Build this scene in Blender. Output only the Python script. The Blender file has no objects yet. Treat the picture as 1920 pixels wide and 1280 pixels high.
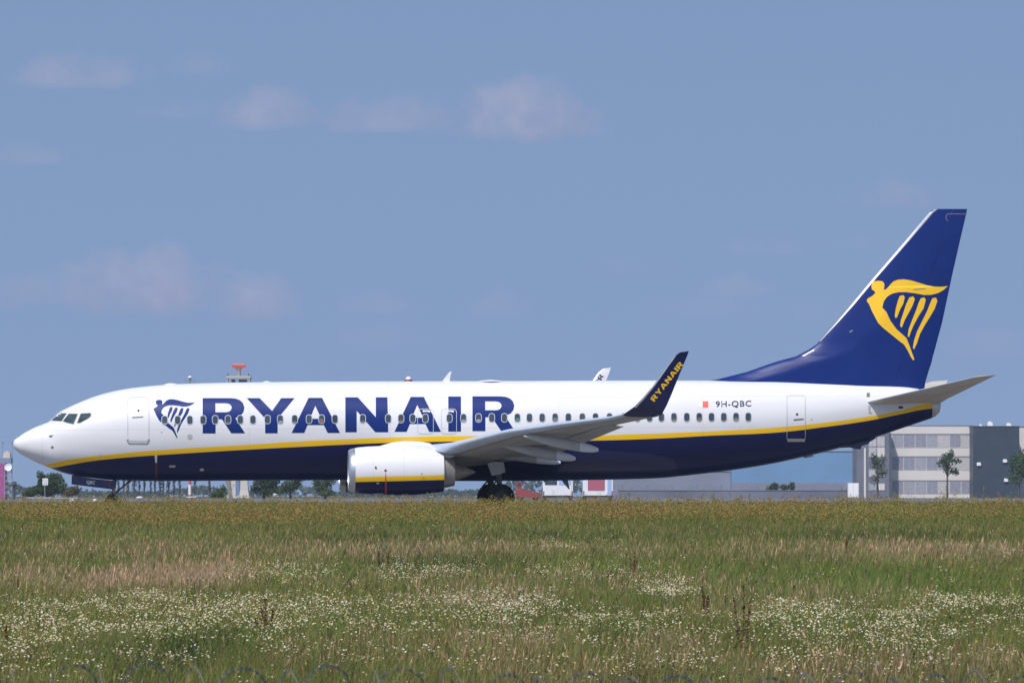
import bpy, bmesh, math, random
import numpy as np
from mathutils import Vector, Matrix
from mathutils.geometry import tessellate_polygon

random.seed(5)
RNG = np.random.default_rng(11)
S = bpy.context.scene
COL = S.collection
R = math.radians

# ------------------------------------------------------------------ camera
CAMZ, CAMD, FPX, HORY = 1.49, 250.0, 11425.0, 890.0     # height, distance to the jet, focal length and horizon row (1920 px wide)
cam_d = bpy.data.cameras.new('camera')
cam = bpy.data.objects.new('camera', cam_d); COL.objects.link(cam)
cam_d.sensor_width = 36.0
cam_d.lens = FPX / 1920.0 * 36.0
cam_d.clip_start = 0.5
cam_d.clip_end = 60000
cam_d.dof.use_dof = True; cam_d.dof.focus_distance = 250.0; cam_d.dof.aperture_fstop = 20.0
TILT = math.atan((HORY - 640.0) / FPX)
cam.location = (0, -CAMD, CAMZ)
cam.rotation_euler = (R(90) + TILT, 0, 0)
S.camera = cam

# ------------------------------------------------------------------ sun and sky
SUN_DIR = Vector((-0.33, -0.60, 1.0)).normalized()       # towards the sun
sun_el = math.asin(SUN_DIR.z)
sun_az = math.atan2(SUN_DIR.x, SUN_DIR.y)
sd = bpy.data.lights.new('sun', 'SUN'); sd.energy = 4.0; sd.angle = R(0.5); sd.color = (1.0, 0.955, 0.90)
so = bpy.data.objects.new('sun', sd); COL.objects.link(so)
so.rotation_euler = SUN_DIR.to_track_quat('Z', 'Y').to_euler()

W = bpy.data.worlds.new('World'); S.world = W; W.use_nodes = True
wn, wl = W.node_tree.nodes, W.node_tree.links
wn.clear()
w_out = wn.new('ShaderNodeOutputWorld'); w_bg = wn.new('ShaderNodeBackground')
sky = wn.new('ShaderNodeTexSky'); sky.sky_type = 'NISHITA'; sky.sun_disc = False
sky.sun_elevation = sun_el; sky.sun_rotation = sun_az
sky.altitude = 0; sky.air_density = 1.0; sky.dust_density = 0.3; sky.ozone_density = 2.0
w_tc = wn.new('ShaderNodeTexCoord')
w_up = wn.new('ShaderNodeVectorMath'); w_up.operation = 'ADD'; w_up.inputs[1].default_value = (0, 0, 0.42)
w_nm = wn.new('ShaderNodeVectorMath'); w_nm.operation = 'NORMALIZE'
wl.new(w_tc.outputs['Generated'], w_up.inputs[0]); wl.new(w_up.outputs[0], w_nm.inputs[0]); wl.new(w_nm.outputs[0], sky.inputs[0])
w_tint = wn.new('ShaderNodeMix'); w_tint.data_type = 'RGBA'; w_tint.blend_type = 'MULTIPLY'; w_tint.inputs[0].default_value = 1.0
SKY_TINT = (1.20, 1.10, 1.02, 1)
w_tint.inputs[7].default_value = SKY_TINT
wl.new(sky.outputs[0], w_tint.inputs[6])


def wmath(op, a, b=None, clamp=False):
    n = wn.new('ShaderNodeMath'); n.operation = op; n.use_clamp = clamp
    for i, v in enumerate((a, b)):
        if v is None: continue
        if isinstance(v, (int, float)): n.inputs[i].default_value = v
        else: wl.new(v, n.inputs[i])
    return n.outputs[0]


# fair weather clouds low over the horizon, as directions on the sky
w_sep = wn.new('ShaderNodeSeparateXYZ'); wl.new(w_tc.outputs['Generated'], w_sep.inputs[0])
az = wmath('DIVIDE', w_sep.outputs[0], wmath('MAXIMUM', w_sep.outputs[1], 0.05))
el = wmath('DIVIDE', w_sep.outputs[2], wmath('MAXIMUM', w_sep.outputs[1], 0.05))
w_cv = wn.new('ShaderNodeCombineXYZ'); wl.new(az, w_cv.inputs[0]); wl.new(el, w_cv.inputs[1])
w_nz = wn.new('ShaderNodeTexNoise'); w_nz.inputs['Scale'].default_value = 150; w_nz.inputs['Detail'].default_value = 9; w_nz.inputs['Roughness'].default_value = 0.60
wl.new(w_cv.outputs[0], w_nz.inputs['Vector'])
CLOUDS = [  # column, row of the flat base, half width, height, density
    (145, 150, 135, 62, .60), (90, 150, 90, 34, .35), (505, 226, 112, 70, .75), (740, 232, 175, 66, .55), (985, 238, 140, 108, 1.0),
    (360, 215, 110, 26, .25), (265, 562, 185, 112, .95), (85, 562, 160, 60, .40), (480, 582, 100, 80, .75), (20, 300, 105, 34, .40),
    (935, 585, 80, 50, .35), (700, 578, 95, 42, .30), (1375, 548, 75, 40, .35), (1680, 382, 110, 50, .38), (1450, 470, 90, 38, .22),
    (1600, 462, 60, 26, .20), (1860, 660, 110, 50, .30), (1330, 590, 120, 40, .25), (720, 645, 110, 50, .22), (380, 130, 70, 40, .22),
    (1180, 510, 90, 36, .2), (1500, 600, 160, 40, .15)]
dens = None; lit = None
for cx, cy, hw, hh, k in CLOUDS:
    u = wmath('DIVIDE', wmath('SUBTRACT', az, (cx - 960) / FPX), hw * 1.15 / FPX)
    v = wmath('DIVIDE', wmath('SUBTRACT', el, (HORY - cy) / FPX), hh / FPX)
    vdn = wmath('MULTIPLY', wmath('MINIMUM', v, 0.0), 3.2)          # the base is flatter than the top
    vv = wmath('ADD', wmath('MAXIMUM', v, 0.0), wmath('ABSOLUTE', vdn))
    r2 = wmath('ADD', wmath('MULTIPLY', u, u), wmath('MULTIPLY', vv, vv))
    m = wmath('SUBTRACT', 1.0, r2)
    m = wmath('ADD', m, wmath('MULTIPLY', wmath('SUBTRACT', w_nz.outputs['Fac'], 0.50), 2.3))
    m = wmath('MULTIPLY', wmath('MULTIPLY', m, 0.75, True), k)
    m = wmath('MULTIPLY', m, wmath('SUBTRACT', 1.9, r2, True))
    dens = m if dens is None else wmath('MAXIMUM', dens, m)
    tp = wmath('MULTIPLY', wmath('SUBTRACT', 1.0, wmath('ABSOLUTE', u), True), wmath('ADD', v, 0.35, True))
    lit = tp if lit is None else wmath('MAXIMUM', lit, tp)
w_hz = wmath('MULTIPLY', wmath('SUBTRACT', 0.085, el, True), 4.6, True)   # thin veil thickening towards the horizon
w_veil = wn.new('ShaderNodeMix'); w_veil.data_type = 'RGBA'
wl.new(w_hz, w_veil.inputs[0]); wl.new(w_tint.outputs[2], w_veil.inputs[6])
VEIL = (1.55, 2.02, 3.40, 1)
w_veil.inputs[7].default_value = VEIL
w_mix = wn.new('ShaderNodeMix'); w_mix.data_type = 'RGBA'
wl.new(wmath('MULTIPLY', dens, 0.62), w_mix.inputs[0]); wl.new(w_veil.outputs[2], w_mix.inputs[6])
w_cc = wn.new('ShaderNodeMix'); w_cc.data_type = 'RGBA'
w_n2 = wn.new('ShaderNodeTexNoise'); w_n2.inputs['Scale'].default_value = 420; w_n2.inputs['Detail'].default_value = 6; wl.new(w_cv.outputs[0], w_n2.inputs['Vector'])
wl.new(wmath('ADD', wmath('MULTIPLY', lit, 1.1), wmath('MULTIPLY', wmath('SUBTRACT', w_n2.outputs['Fac'], .5), 1.2), True), w_cc.inputs[0])
w_cc.inputs[6].default_value = (2.05, 2.18, 3.35, 1); w_cc.inputs[7].default_value = (3.15, 2.95, 3.85, 1)
wl.new(w_cc.outputs[2], w_mix.inputs[7])
wl.new(w_mix.outputs[2], w_bg.inputs[0]); wl.new(w_bg.outputs[0], w_out.inputs[0])
w_bg.inputs[1].default_value = 0.15

S.view_settings.view_transform = 'Standard'; S.view_settings.look = 'None'
S.view_settings.exposure = 0.0; S.view_settings.gamma = 1.0
S.cycles.use_denoising = True; S.cycles.denoiser = 'OPENIMAGEDENOISE'; S.cycles.denoising_input_passes = 'RGB_ALBEDO_NORMAL'; S.cycles.denoising_prefilter = 'ACCURATE'
S.cycles.max_bounces = 6; S.cycles.diffuse_bounces = 3; S.cycles.glossy_bounces = 3
S.cycles.transparent_max_bounces = 8
S.cycles.sample_clamp_indirect = 6.0


# ------------------------------------------------------------------ helpers
def pmat(name, col, rough=0.5, metal=0.0, spec=0.5, coat=0.0, var=0.0, vscale=3.0, trans=0.0):
    m = bpy.data.materials.new(name); m.use_nodes = True
    nt = m.node_tree; b = nt.nodes['Principled BSDF']
    b.inputs['Base Color'].default_value = (*col, 1)
    b.inputs['Roughness'].default_value = rough; b.inputs['Metallic'].default_value = metal
    b.inputs['Specular IOR Level'].default_value = spec
    if coat: b.inputs['Coat Weight'].default_value = coat; b.inputs['Coat Roughness'].default_value = 0.08
    if var:
        tc = nt.nodes.new('ShaderNodeTexCoord'); nz = nt.nodes.new('ShaderNodeTexNoise')
        nz.inputs['Scale'].default_value = vscale; nz.inputs['Detail'].default_value = 5
        nt.links.new(tc.outputs['Object'], nz.inputs['Vector'])
        mr = nt.nodes.new('ShaderNodeMapRange'); mr.inputs[1].default_value = 0.3; mr.inputs[2].default_value = 0.7
        mr.inputs[3].default_value = 1 - var; mr.inputs[4].default_value = 1 + var
        nt.links.new(nz.outputs['Fac'], mr.inputs[0])
        mx = nt.nodes.new('ShaderNodeMix'); mx.data_type = 'RGBA'; mx.blend_type = 'MULTIPLY'; mx.inputs[0].default_value = 1
        mx.inputs[6].default_value = (*col, 1); nt.links.new(mr.outputs[0], mx.inputs[7])
        nt.links.new(mx.outputs[2], b.inputs['Base Color'])
    return m


def attr_mat(name, trans=0.25, rough=0.6):
    m = bpy.data.materials.new(name); m.use_nodes = True
    nt = m.node_tree; b = nt.nodes['Principled BSDF']; out = nt.nodes['Material Output']
    at = nt.nodes.new('ShaderNodeAttribute'); at.attribute_name = 'Col'
    nt.links.new(at.outputs['Color'], b.inputs['Base Color'])
    b.inputs['Roughness'].default_value = rough; b.inputs['Specular IOR Level'].default_value = 0.2
    if trans:
        t = nt.nodes.new('ShaderNodeBsdfTranslucent'); nt.links.new(at.outputs['Color'], t.inputs['Color'])
        mx = nt.nodes.new('ShaderNodeMixShader'); mx.inputs[0].default_value = trans
        nt.links.new(b.outputs[0], mx.inputs[1]); nt.links.new(t.outputs[0], mx.inputs[2]); nt.links.new(mx.outputs[0], out.inputs[0])
    return m


def tag(o, label=None, cat=None, group=None, kind=None):
    if label: o['label'] = label
    if cat: o['category'] = cat
    if group: o['group'] = group
    if kind: o['kind'] = kind
    return o


def empty(name, loc=(0, 0, 0), rz=0.0):
    o = bpy.data.objects.new(name, None); COL.objects.link(o)
    o.location = loc; o.rotation_euler = (0, 0, rz); o.empty_display_size = 0.3
    return o


def mk(name, V, F, mats, parent=None, mi=None, smooth=None):
    me = bpy.data.meshes.new(name)
    me.from_pydata([tuple(map(float, v)) for v in V], [], [tuple(map(int, f)) for f in F])
    if not isinstance(mats, (list, tuple)): mats = [mats]
    for m in mats: me.materials.append(m)
    if mi is not None: me.polygons.foreach_set('material_index', np.array(mi, dtype=np.int32))
    if smooth is not None:
        me.polygons.foreach_set('use_smooth', np.ones(len(me.polygons), dtype=bool))
        me.set_sharp_from_angle(angle=R(smooth))
    me.validate(); me.update()
    o = bpy.data.objects.new(name, me); COL.objects.link(o)
    if parent is not None: o.parent = parent
    return o


class MB:
    """collects vertices and faces of one mesh"""
    def __init__(s): s.V, s.F, s.M = [], [], []
    def add(s, V, F, m=0):
        k = len(s.V); s.V += [tuple(v) for v in V]; s.F += [tuple(i + k for i in f) for f in F]; s.M += [m] * len(F); return s
    def box(s, a, b, m=0):
        (x0, y0, z0), (x1, y1, z1) = a, b
        return s.add([(x0, y0, z0), (x1, y0, z0), (x1, y1, z0), (x0, y1, z0), (x0, y0, z1), (x1, y0, z1), (x1, y1, z1), (x0, y1, z1)],
                     [(0, 3, 2, 1), (4, 5, 6, 7), (0, 1, 5, 4), (1, 2, 6, 5), (2, 3, 7, 6), (3, 0, 4, 7)], m)
    def tube(s, p, q, r0, r1=None, n=10, m=0, caps=True):
        p, q = Vector(p), Vector(q); r1 = r0 if r1 is None else r1
        d = (q - p).normalized(); a = d.orthogonal().normalized(); b = d.cross(a)
        V = [tuple(c + (a * math.cos(2 * math.pi * i / n) + b * math.sin(2 * math.pi * i / n)) * r) for c, r in ((p, r0), (q, r1)) for i in range(n)]
        F = [(i, (i + 1) % n, n + (i + 1) % n, n + i) for i in range(n)]
        if caps: F += [tuple(range(n - 1, -1, -1)), tuple(range(n, 2 * n))]
        return s.add(V, F, m)
    def lathe(s, c, axis, prof, n=24, m=0, mseq=None):
        """prof: (offset along the axis, radius)"""
        c = Vector(c); d = Vector(axis).normalized(); a = d.orthogonal().normalized(); b = d.cross(a)
        V = []
        for t, r in prof:
            for i in range(n):
                an = 2 * math.pi * i / n
                V.append(tuple(c + d * t + (a * math.cos(an) + b * math.sin(an)) * r))
        for j in range(len(prof) - 1):
            k = len(s.V) if j == 0 else k0
            if j == 0: k0 = k; s.V += V
            for i in range(n):
                s.F.append((k0 + j * n + i, k0 + j * n + (i + 1) % n, k0 + (j + 1) * n + (i + 1) % n, k0 + (j + 1) * n + i))
                s.M.append(mseq[j] if mseq else m)
        return s
    def prism(s, poly, axis, a, b, m=0):
        """poly in the two other axes, extruded from a to b along axis (0,1,2)"""
        n = len(poly); V = []
        for t in (a, b):
            for u, v in poly:
                V.append({0: (t, u, v), 1: (u, t, v), 2: (u, v, t)}[axis])
        F = [tuple(range(n)), tuple(range(2 * n - 1, n - 1, -1))] + [(i, n + i, n + (i + 1) % n, (i + 1) % n) for i in range(n)]
        return s.add(V, F, m)
    def build(s, name, mats, parent=None, smooth=None):
        o = mk(name, s.V, s.F, mats, parent, s.M, smooth)
        bm = bmesh.new(); bm.from_mesh(o.data); bmesh.ops.recalc_face_normals(bm, faces=bm.faces); bm.to_mesh(o.data); bm.free()
        return o


def interp(pts, x):
    xs = [p[0] for p in pts]; ys = [p[1] for p in pts]
    return float(np.interp(x, xs, ys))


def smooth_interp(pts):
    """monotone cubic through the points"""
    xs = np.array([p[0] for p in pts], float); ys = np.array([p[1] for p in pts], float)
    h = np.diff(xs); dl = np.diff(ys) / h
    m = np.zeros(len(xs)); m[0], m[-1] = dl[0], dl[-1]
    for i in range(1, len(xs) - 1):
        m[i] = 0 if dl[i - 1] * dl[i] <= 0 else 3 * (h[i - 1] + h[i]) / ((2 * h[i] + h[i - 1]) / dl[i - 1] + (h[i] + 2 * h[i - 1]) / dl[i])
    def f(x):
        x = min(max(x, xs[0]), xs[-1]); i = min(max(int(np.searchsorted(xs, x)) - 1, 0), len(h) - 1)
        t = (x - xs[i]) / h[i]
        return ((2*t**3 - 3*t**2 + 1) * ys[i] + (t**3 - 2*t**2 + t) * h[i] * m[i] + (-2*t**3 + 3*t**2) * ys[i+1] + (t**3 - t**2) * h[i] * m[i+1])
    return f


# measured positions: a picture position taken back to its real place at a known depth
ct, st = math.cos(TILT), math.sin(TILT)
def ray(px, py):
    u, v = (px - 960.0) / FPX, (640.0 - py) / FPX
    return Vector((u, ct - v * st, st + v * ct))
CAMP = Vector((0, -CAMD, CAMZ))
JET = Matrix.Translation((-1.70, 0, 0)) @ Matrix.Rotation(R(3.8), 4, 'Z') @ Matrix.Translation((-18.7, 0, 0))
JINV = JET.inverted(); JR = JINV.to_3x3(); JCAM = JINV @ CAMP
def L(px, py, y):
    d = JR @ ray(px, py); t = (y - JCAM.y) / d.y; p = JCAM + d * t
    return p.x, p.z
def far(px, py, d):
    r = ray(px, py); t = d / r.y; p = CAMP + r * t
    return p.x, p.z


# ------------------------------------------------------------------ terrain
GP = [(0, -1.9), (33, -1.9), (38, -1.75), (50, -0.78), (75, -0.66), (110, -0.5), (150, -0.34), (200, -0.08), (216, 0.0), (300, 0.0), (330, -0.1), (1300, -3.4), (4000, -12.6), (20000, -67)]
gz = lambda d: np.interp(d, [p[0] for p in GP], [p[1] for p in GP])
AWAY = -CAMD        # world y = distance - CAMD


def ground_sheet(name, x0, x1, ds, mat, lift=0.0, nx=1):
    V, F = [], []
    for d in ds:
        for i in range(nx + 1):
            V.append((x0 + (x1 - x0) * i / nx, d + AWAY, float(gz(d)) + lift))
    for j in range(len(ds) - 1):
        for i in range(nx):
            k = j * (nx + 1) + i; F.append((k, k + 1, k + nx + 2, k + nx + 1))
    return tag(mk(name, V, F, mat), kind='structure')


def soil_mat():
    m = pmat('meadow soil', (0.07, 0.065, 0.03), 0.95, spec=0.1)
    nt = m.node_tree; tc = nt.nodes.new('ShaderNodeTexCoord')
    nz = nt.nodes.new('ShaderNodeTexNoise'); nz.inputs['Scale'].default_value = 0.25; nz.inputs['Detail'].default_value = 8
    cr = nt.nodes.new('ShaderNodeValToRGB')
    cr.color_ramp.elements[0].position = .35; cr.color_ramp.elements[0].color = (.035, .055, .018, 1)
    cr.color_ramp.elements[1].position = .68; cr.color_ramp.elements[1].color = (.13, .10, .05, 1)
    nt.links.new(tc.outputs['Object'], nz.inputs['Vector']); nt.links.new(nz.outputs['Fac'], cr.inputs[0])
    nt.links.new(cr.outputs[0], nt.nodes['Principled BSDF'].inputs['Base Color'])
    return m


SOIL = soil_mat()
ground_sheet('ground', -1700, 1700, [2, 20, 33, 38, 44, 50, 62, 75, 92, 110, 130, 150, 175, 200, 216, 222, 300, 330, 500, 800, 1300, 2500, 3600], SOIL, 0, 8)
ASPH = pmat('taxiway asphalt', (0.16, 0.155, 0.15), 0.85, var=.15, vscale=.4)
CONC = pmat('apron concrete', (0.14, 0.14, 0.15), 0.85, var=.12, vscale=.15)
ground_sheet('taxiway', -600, 600, [224, 276], ASPH, 0.006)
ground_sheet('apron', -900, 900, [420, 800, 1060], CONC, 0.02)

# ------------------------------------------------------------------ the jet: measured profiles (picture positions)
TOPP = [(24.5, 832.5), (25.3, 828), (27.5, 824), (30.5, 821.6), (35, 818.8), (42, 813.5), (50, 808.7), (65, 801), (80, 795), (92, 790), (100, 782.5), (111, 772.5), (125, 765), (145, 755.8), (175, 743.8), (205, 735), (237.5, 728.6),
        (275, 724), (320, 720.4), (375, 718.3), (475, 716.3), (600, 715), (930, 714), (1250, 713), (1440, 713.8), (1540, 717), (1640, 721), (1715, 727), (1746, 740)]
BOTP = [(24.5, 832.5), (25.3, 837), (27.5, 841), (30.5, 844), (37.5, 850), (50, 857), (65, 865), (82.5, 872.5), (100, 879.3), (117, 885.5), (135, 890), (175, 896), (220, 900), (300, 901.5), (475, 900.5), (640, 900), (900, 898.5), (1105, 897), (1237, 895),
        (1324, 887), (1390, 878.5), (1455, 867.5), (1490, 860), (1540, 848.5), (1575, 839.5), (1630, 823.5), (1677, 807.5), (1746, 784)]
TOP = smooth_interp([L(px, py, 0) for px, py in TOPP])
BOT = smooth_interp([L(px, py, 0) for px, py in BOTP])
XN, XT = L(24.5, 832.5, 0)[0], L(1746, 760, 0)[0]
HC = TOP(15) - BOT(15)


def sect(x):
    zt, zb = TOP(x), BOT(x); h = max(zt - zb, 1e-4)
    zc = zt - 0.469 * h
    q = min(h / HC, 1.0)
    w = 1.88 * (q ** 0.82 if x < 12 else q ** 1.05)
    return zt, zb, zc, w


def fhalf(x, z):
    """half width of the fuselage at station x, height z"""
    zt, zb, zc, w = sect(x)
    if z >= zc: k = (z - zc) / max(zt - zc, 1e-4)
    else: k = (zc - z) / max(zc - zb, 1e-4)
    k = min(max(k, 0), 0.9999)
    return w * (1 - k ** 2) ** 0.5 if z >= zc else w * (1 - k ** 2.25) ** 0.5


def P(px, py, off=0.004):
    """where the near side of the fuselage shows at a picture position"""
    y = -1.6
    for _ in range(7):
        x, z = L(px, py, y); y = 0.5 * y + 0.5 * -fhalf(x, z)
    return Vector((x, -fhalf(x, z) - off, z))


def stripe(pts):
    o = []
    for px, py in pts:
        p = P(px, py); o.append((p.x, p.z))
    return o
ST_TOP = stripe([(84, 871.5), (110, 865), (150, 858), (212.5, 851), (275, 845), (350, 840), (475, 832.5), (560, 827), (660, 822.5), (760, 818.8), (880, 817), (1000, 816.7), (1108, 816), (1193, 813.5), (1302, 809.5), (1390, 805), (1455, 801), (1540, 792.5), (1625, 781), (1690, 768.8), (1745, 755)])
ST_BOT = stripe([(98, 877), (125, 872), (175, 863.8), (237.5, 857.3), (325, 851), (475, 842), (560, 837.5), (660, 832.5), (760, 829), (880, 827), (1000, 826.5), (1095, 826), (1237, 821.6), (1324, 816.8), (1455, 810.6), (1540, 801), (1625, 789), (1690, 776), (1743, 766)])
ST_TOP = [(-1, ST_TOP[0][1] - .25)] + ST_TOP + [(39, ST_TOP[-1][1] + .08)]
ST_BOT = [(-1, ST_BOT[0][1] - .25)] + ST_BOT + [(39, ST_BOT[-1][1] + .08)]

WHITE = (0.745, 0.745, 0.755); YELLOW = (0.95, 0.56, 0.013); NAVY = (0.003, 0.007, 0.070); BLUE = (0.002, 0.020, 0.155)


def livery(name, topc, botc, seams=(), laps=()):
    """white over a yellow band over navy, split along two curves of height over length"""
    m = bpy.data.materials.new(name); m.use_nodes = True
    nt = m.node_tree; n, l = nt.nodes, nt.links; b = n['Principled BSDF']
    b.inputs['Roughness'].default_value = 0.32; b.inputs['Coat Weight'].default_value = 0.08; b.inputs['Coat Roughness'].default_value = 0.12; b.inputs['Specular IOR Level'].default_value = 0.3
    tc = n.new('ShaderNodeTexCoord'); sp = n.new('ShaderNodeSeparateXYZ'); l.new(tc.outputs['Object'], sp.inputs[0])
    mr = n.new('ShaderNodeMapRange'); mr.inputs[1].default_value = -1; mr.inputs[2].default_value = 39; l.new(sp.outputs[0], mr.inputs[0])
    def curve(pts):
        c = n.new('ShaderNodeFloatCurve'); cu = c.mapping.curves[0]
        while len(cu.points) > 2: cu.points.remove(cu.points[1])
        Q = [((x + 1) / 40, z / 6) for x, z in pts]
        cu.points[0].location = Q[0]; cu.points[1].location = Q[-1]
        for q in Q[1:-1]: cu.points.new(*q)
        for p in cu.points: p.handle_type = 'AUTO'
        c.mapping.update(); l.new(mr.outputs[0], c.inputs['Value'])
        mm = n.new('ShaderNodeMath'); mm.operation = 'MULTIPLY'; mm.inputs[1].default_value = 6; l.new(c.outputs[0], mm.inputs[0])
        return mm.outputs[0]
    def less(a, bb):
        mm = n.new('ShaderNodeMath'); mm.operation = 'LESS_THAN'; l.new(a, mm.inputs[0]); l.new(bb, mm.inputs[1]); return mm.outputs[0]
    f1, f2 = less(sp.outputs[2], curve(topc)), less(sp.outputs[2], curve(botc))
    nz = n.new('ShaderNodeTexNoise'); nz.inputs['Scale'].default_value = 1.1; nz.inputs['Detail'].default_value = 7
    mp = n.new('ShaderNodeMapping'); mp.inputs['Scale'].default_value = (.35, 1, 2.2); l.new(tc.outputs['Object'], mp.inputs[0]); l.new(mp.outputs[0], nz.inputs['Vector'])
    dm = n.new('ShaderNodeMapRange'); dm.inputs[1].default_value = .35; dm.inputs[2].default_value = .7; dm.inputs[3].default_value = 1.0; dm.inputs[4].default_value = .93
    l.new(nz.outputs['Fac'], dm.inputs[0])
    m1 = n.new('ShaderNodeMix'); m1.data_type = 'RGBA'; l.new(f1, m1.inputs[0]); m1.inputs[6].default_value = (*WHITE, 1); m1.inputs[7].default_value = (*YELLOW, 1)
    m2 = n.new('ShaderNodeMix'); m2.data_type = 'RGBA'; l.new(f2, m2.inputs[0]); l.new(m1.outputs[2], m2.inputs[6]); m2.inputs[7].default_value = (*NAVY, 1)
    last = m2.outputs[2]
    fac = dm.outputs[0]
    for xs in seams:                      # butt joints between skin panels
        d = n.new('ShaderNodeMath'); d.operation = 'SUBTRACT'; d.inputs[1].default_value = xs; l.new(sp.outputs[0], d.inputs[0])
        a = n.new('ShaderNodeMath'); a.operation = 'ABSOLUTE'; l.new(d.outputs[0], a.inputs[0])
        g = n.new('ShaderNodeMath'); g.operation = 'GREATER_THAN'; g.inputs[1].default_value = .009; l.new(a.outputs[0], g.inputs[0])
        r = n.new('ShaderNodeMapRange'); r.inputs[3].default_value = .84; r.inputs[4].default_value = 1; l.new(g.outputs[0], r.inputs[0])
        k = n.new('ShaderNodeMath'); k.operation = 'MULTIPLY'; l.new(fac, k.inputs[0]); l.new(r.outputs[0], k.inputs[1]); fac = k.outputs[0]
    for sl, c0 in laps:                   # lap joints along the skin
        a = n.new('ShaderNodeMath'); a.operation = 'MULTIPLY_ADD'; a.inputs[1].default_value = -sl; l.new(sp.outputs[0], a.inputs[0]); l.new(sp.outputs[2], a.inputs[2])
        d = n.new('ShaderNodeMath'); d.operation = 'SUBTRACT'; d.inputs[1].default_value = c0; l.new(a.outputs[0], d.inputs[0])
        a = n.new('ShaderNodeMath'); a.operation = 'ABSOLUTE'; l.new(d.outputs[0], a.inputs[0])
        r = n.new('ShaderNodeMapRange'); r.inputs[1].default_value = .006; r.inputs[2].default_value = .02; r.inputs[3].default_value = .87; r.inputs[4].default_value = 1; l.new(a.outputs[0], r.inputs[0])
        k = n.new('ShaderNodeMath'); k.operation = 'MULTIPLY'; l.new(fac, k.inputs[0]); l.new(r.outputs[0], k.inputs[1]); fac = k.outputs[0]
    m3 = n.new('ShaderNodeMix'); m3.data_type = 'RGBA'; m3.blend_type = 'MULTIPLY'; m3.inputs[0].default_value = 1
    l.new(last, m3.inputs[6]); l.new(fac, m3.inputs[7]); l.new(m3.outputs[2], b.inputs['Base Color'])
    return m


M_LIV = livery('fuselage paint', ST_TOP, ST_BOT, [L(80, 830, -1)[0], 9.6, 15.3, 22.2, 28.1, 31.6], [(.0045, L(300, 805, -1.8)[1] - .0045 * 6), (.0045, L(300, 747, -1.5)[1] - .0045 * 6)])
M_BLUE = pmat('blue paint', BLUE, 0.40, spec=.25, coat=.2, var=.08, vscale=.8)
M_NAVY = pmat('navy paint', NAVY, 0.32, coat=.4, var=.08, vscale=.8)
M_YEL = pmat('yellow paint', YELLOW, 0.4, coat=.2)
M_WHT = pmat('white paint', WHITE, 0.35, coat=.3, var=.04)
M_GREY = pmat('light grey wing paint', (0.46, 0.44, 0.41), 0.5, var=.1, vscale=1.2)
M_STAB = pmat('tailplane grey', (0.56, 0.50, 0.44), 0.5, var=.12, vscale=.9)
M_GREYD = pmat('grey fairing paint', (0.44, 0.44, 0.425), 0.5, var=.08)
M_ALU = pmat('sky tinted aluminium', (0.66, 0.74, 0.86), 0.45, metal=.45, var=.06)  # pale blue base colour stands in for the reflected sky
M_LIP = pmat('inlet lip metal', (0.50, 0.53, 0.57), 0.38, metal=.8, var=.08)
M_ALUD = pmat('dull aluminium', (0.55, 0.54, 0.53), 0.42, metal=.85, var=.12)
M_STEEL = pmat('exhaust metal', (0.36, 0.34, 0.31), 0.45, metal=.7, var=.15)
M_CONE = pmat('heat stained metal', (0.30, 0.25, 0.22), 0.45, metal=.6, var=.2)
M_DARK = pmat('dark interior', (0.012, 0.012, 0.015), 0.7)
M_TYRE = pmat('tyre rubber', (0.014, 0.014, 0.015), 0.85)
M_LINE = pmat('grey seal', (0.45, 0.45, 0.45), 0.6)
M_LINED = pmat('dark seal', (0.16, 0.16, 0.18), 0.6)
M_GLASS = pmat('cabin glass', (0.045, 0.062, 0.078), 0.08, spec=.6, var=.35, vscale=1.1)
M_CGLASS = pmat('cockpit glass', (0.035, 0.06, 0.065), 0.05, spec=.9, var=.6, vscale=2.5)
M_FRAME = pmat('window frame metal', (0.58, 0.60, 0.64), 0.4, metal=.3)
M_RED = pmat('red paint', (0.55, 0.03, 0.03), 0.5)
M_REDL = pmat('dull red line paint', (0.17, 0.02, 0.03), 0.5)
M_FLAG = pmat('flag red', (0.78, 0.13, 0.10), 0.5)

jet = empty('passenger_jet')
jet.matrix_world = JET
tag(jet, 'white, yellow and navy airliner with a yellow harp on its blue tail', 'airliner')


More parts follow.
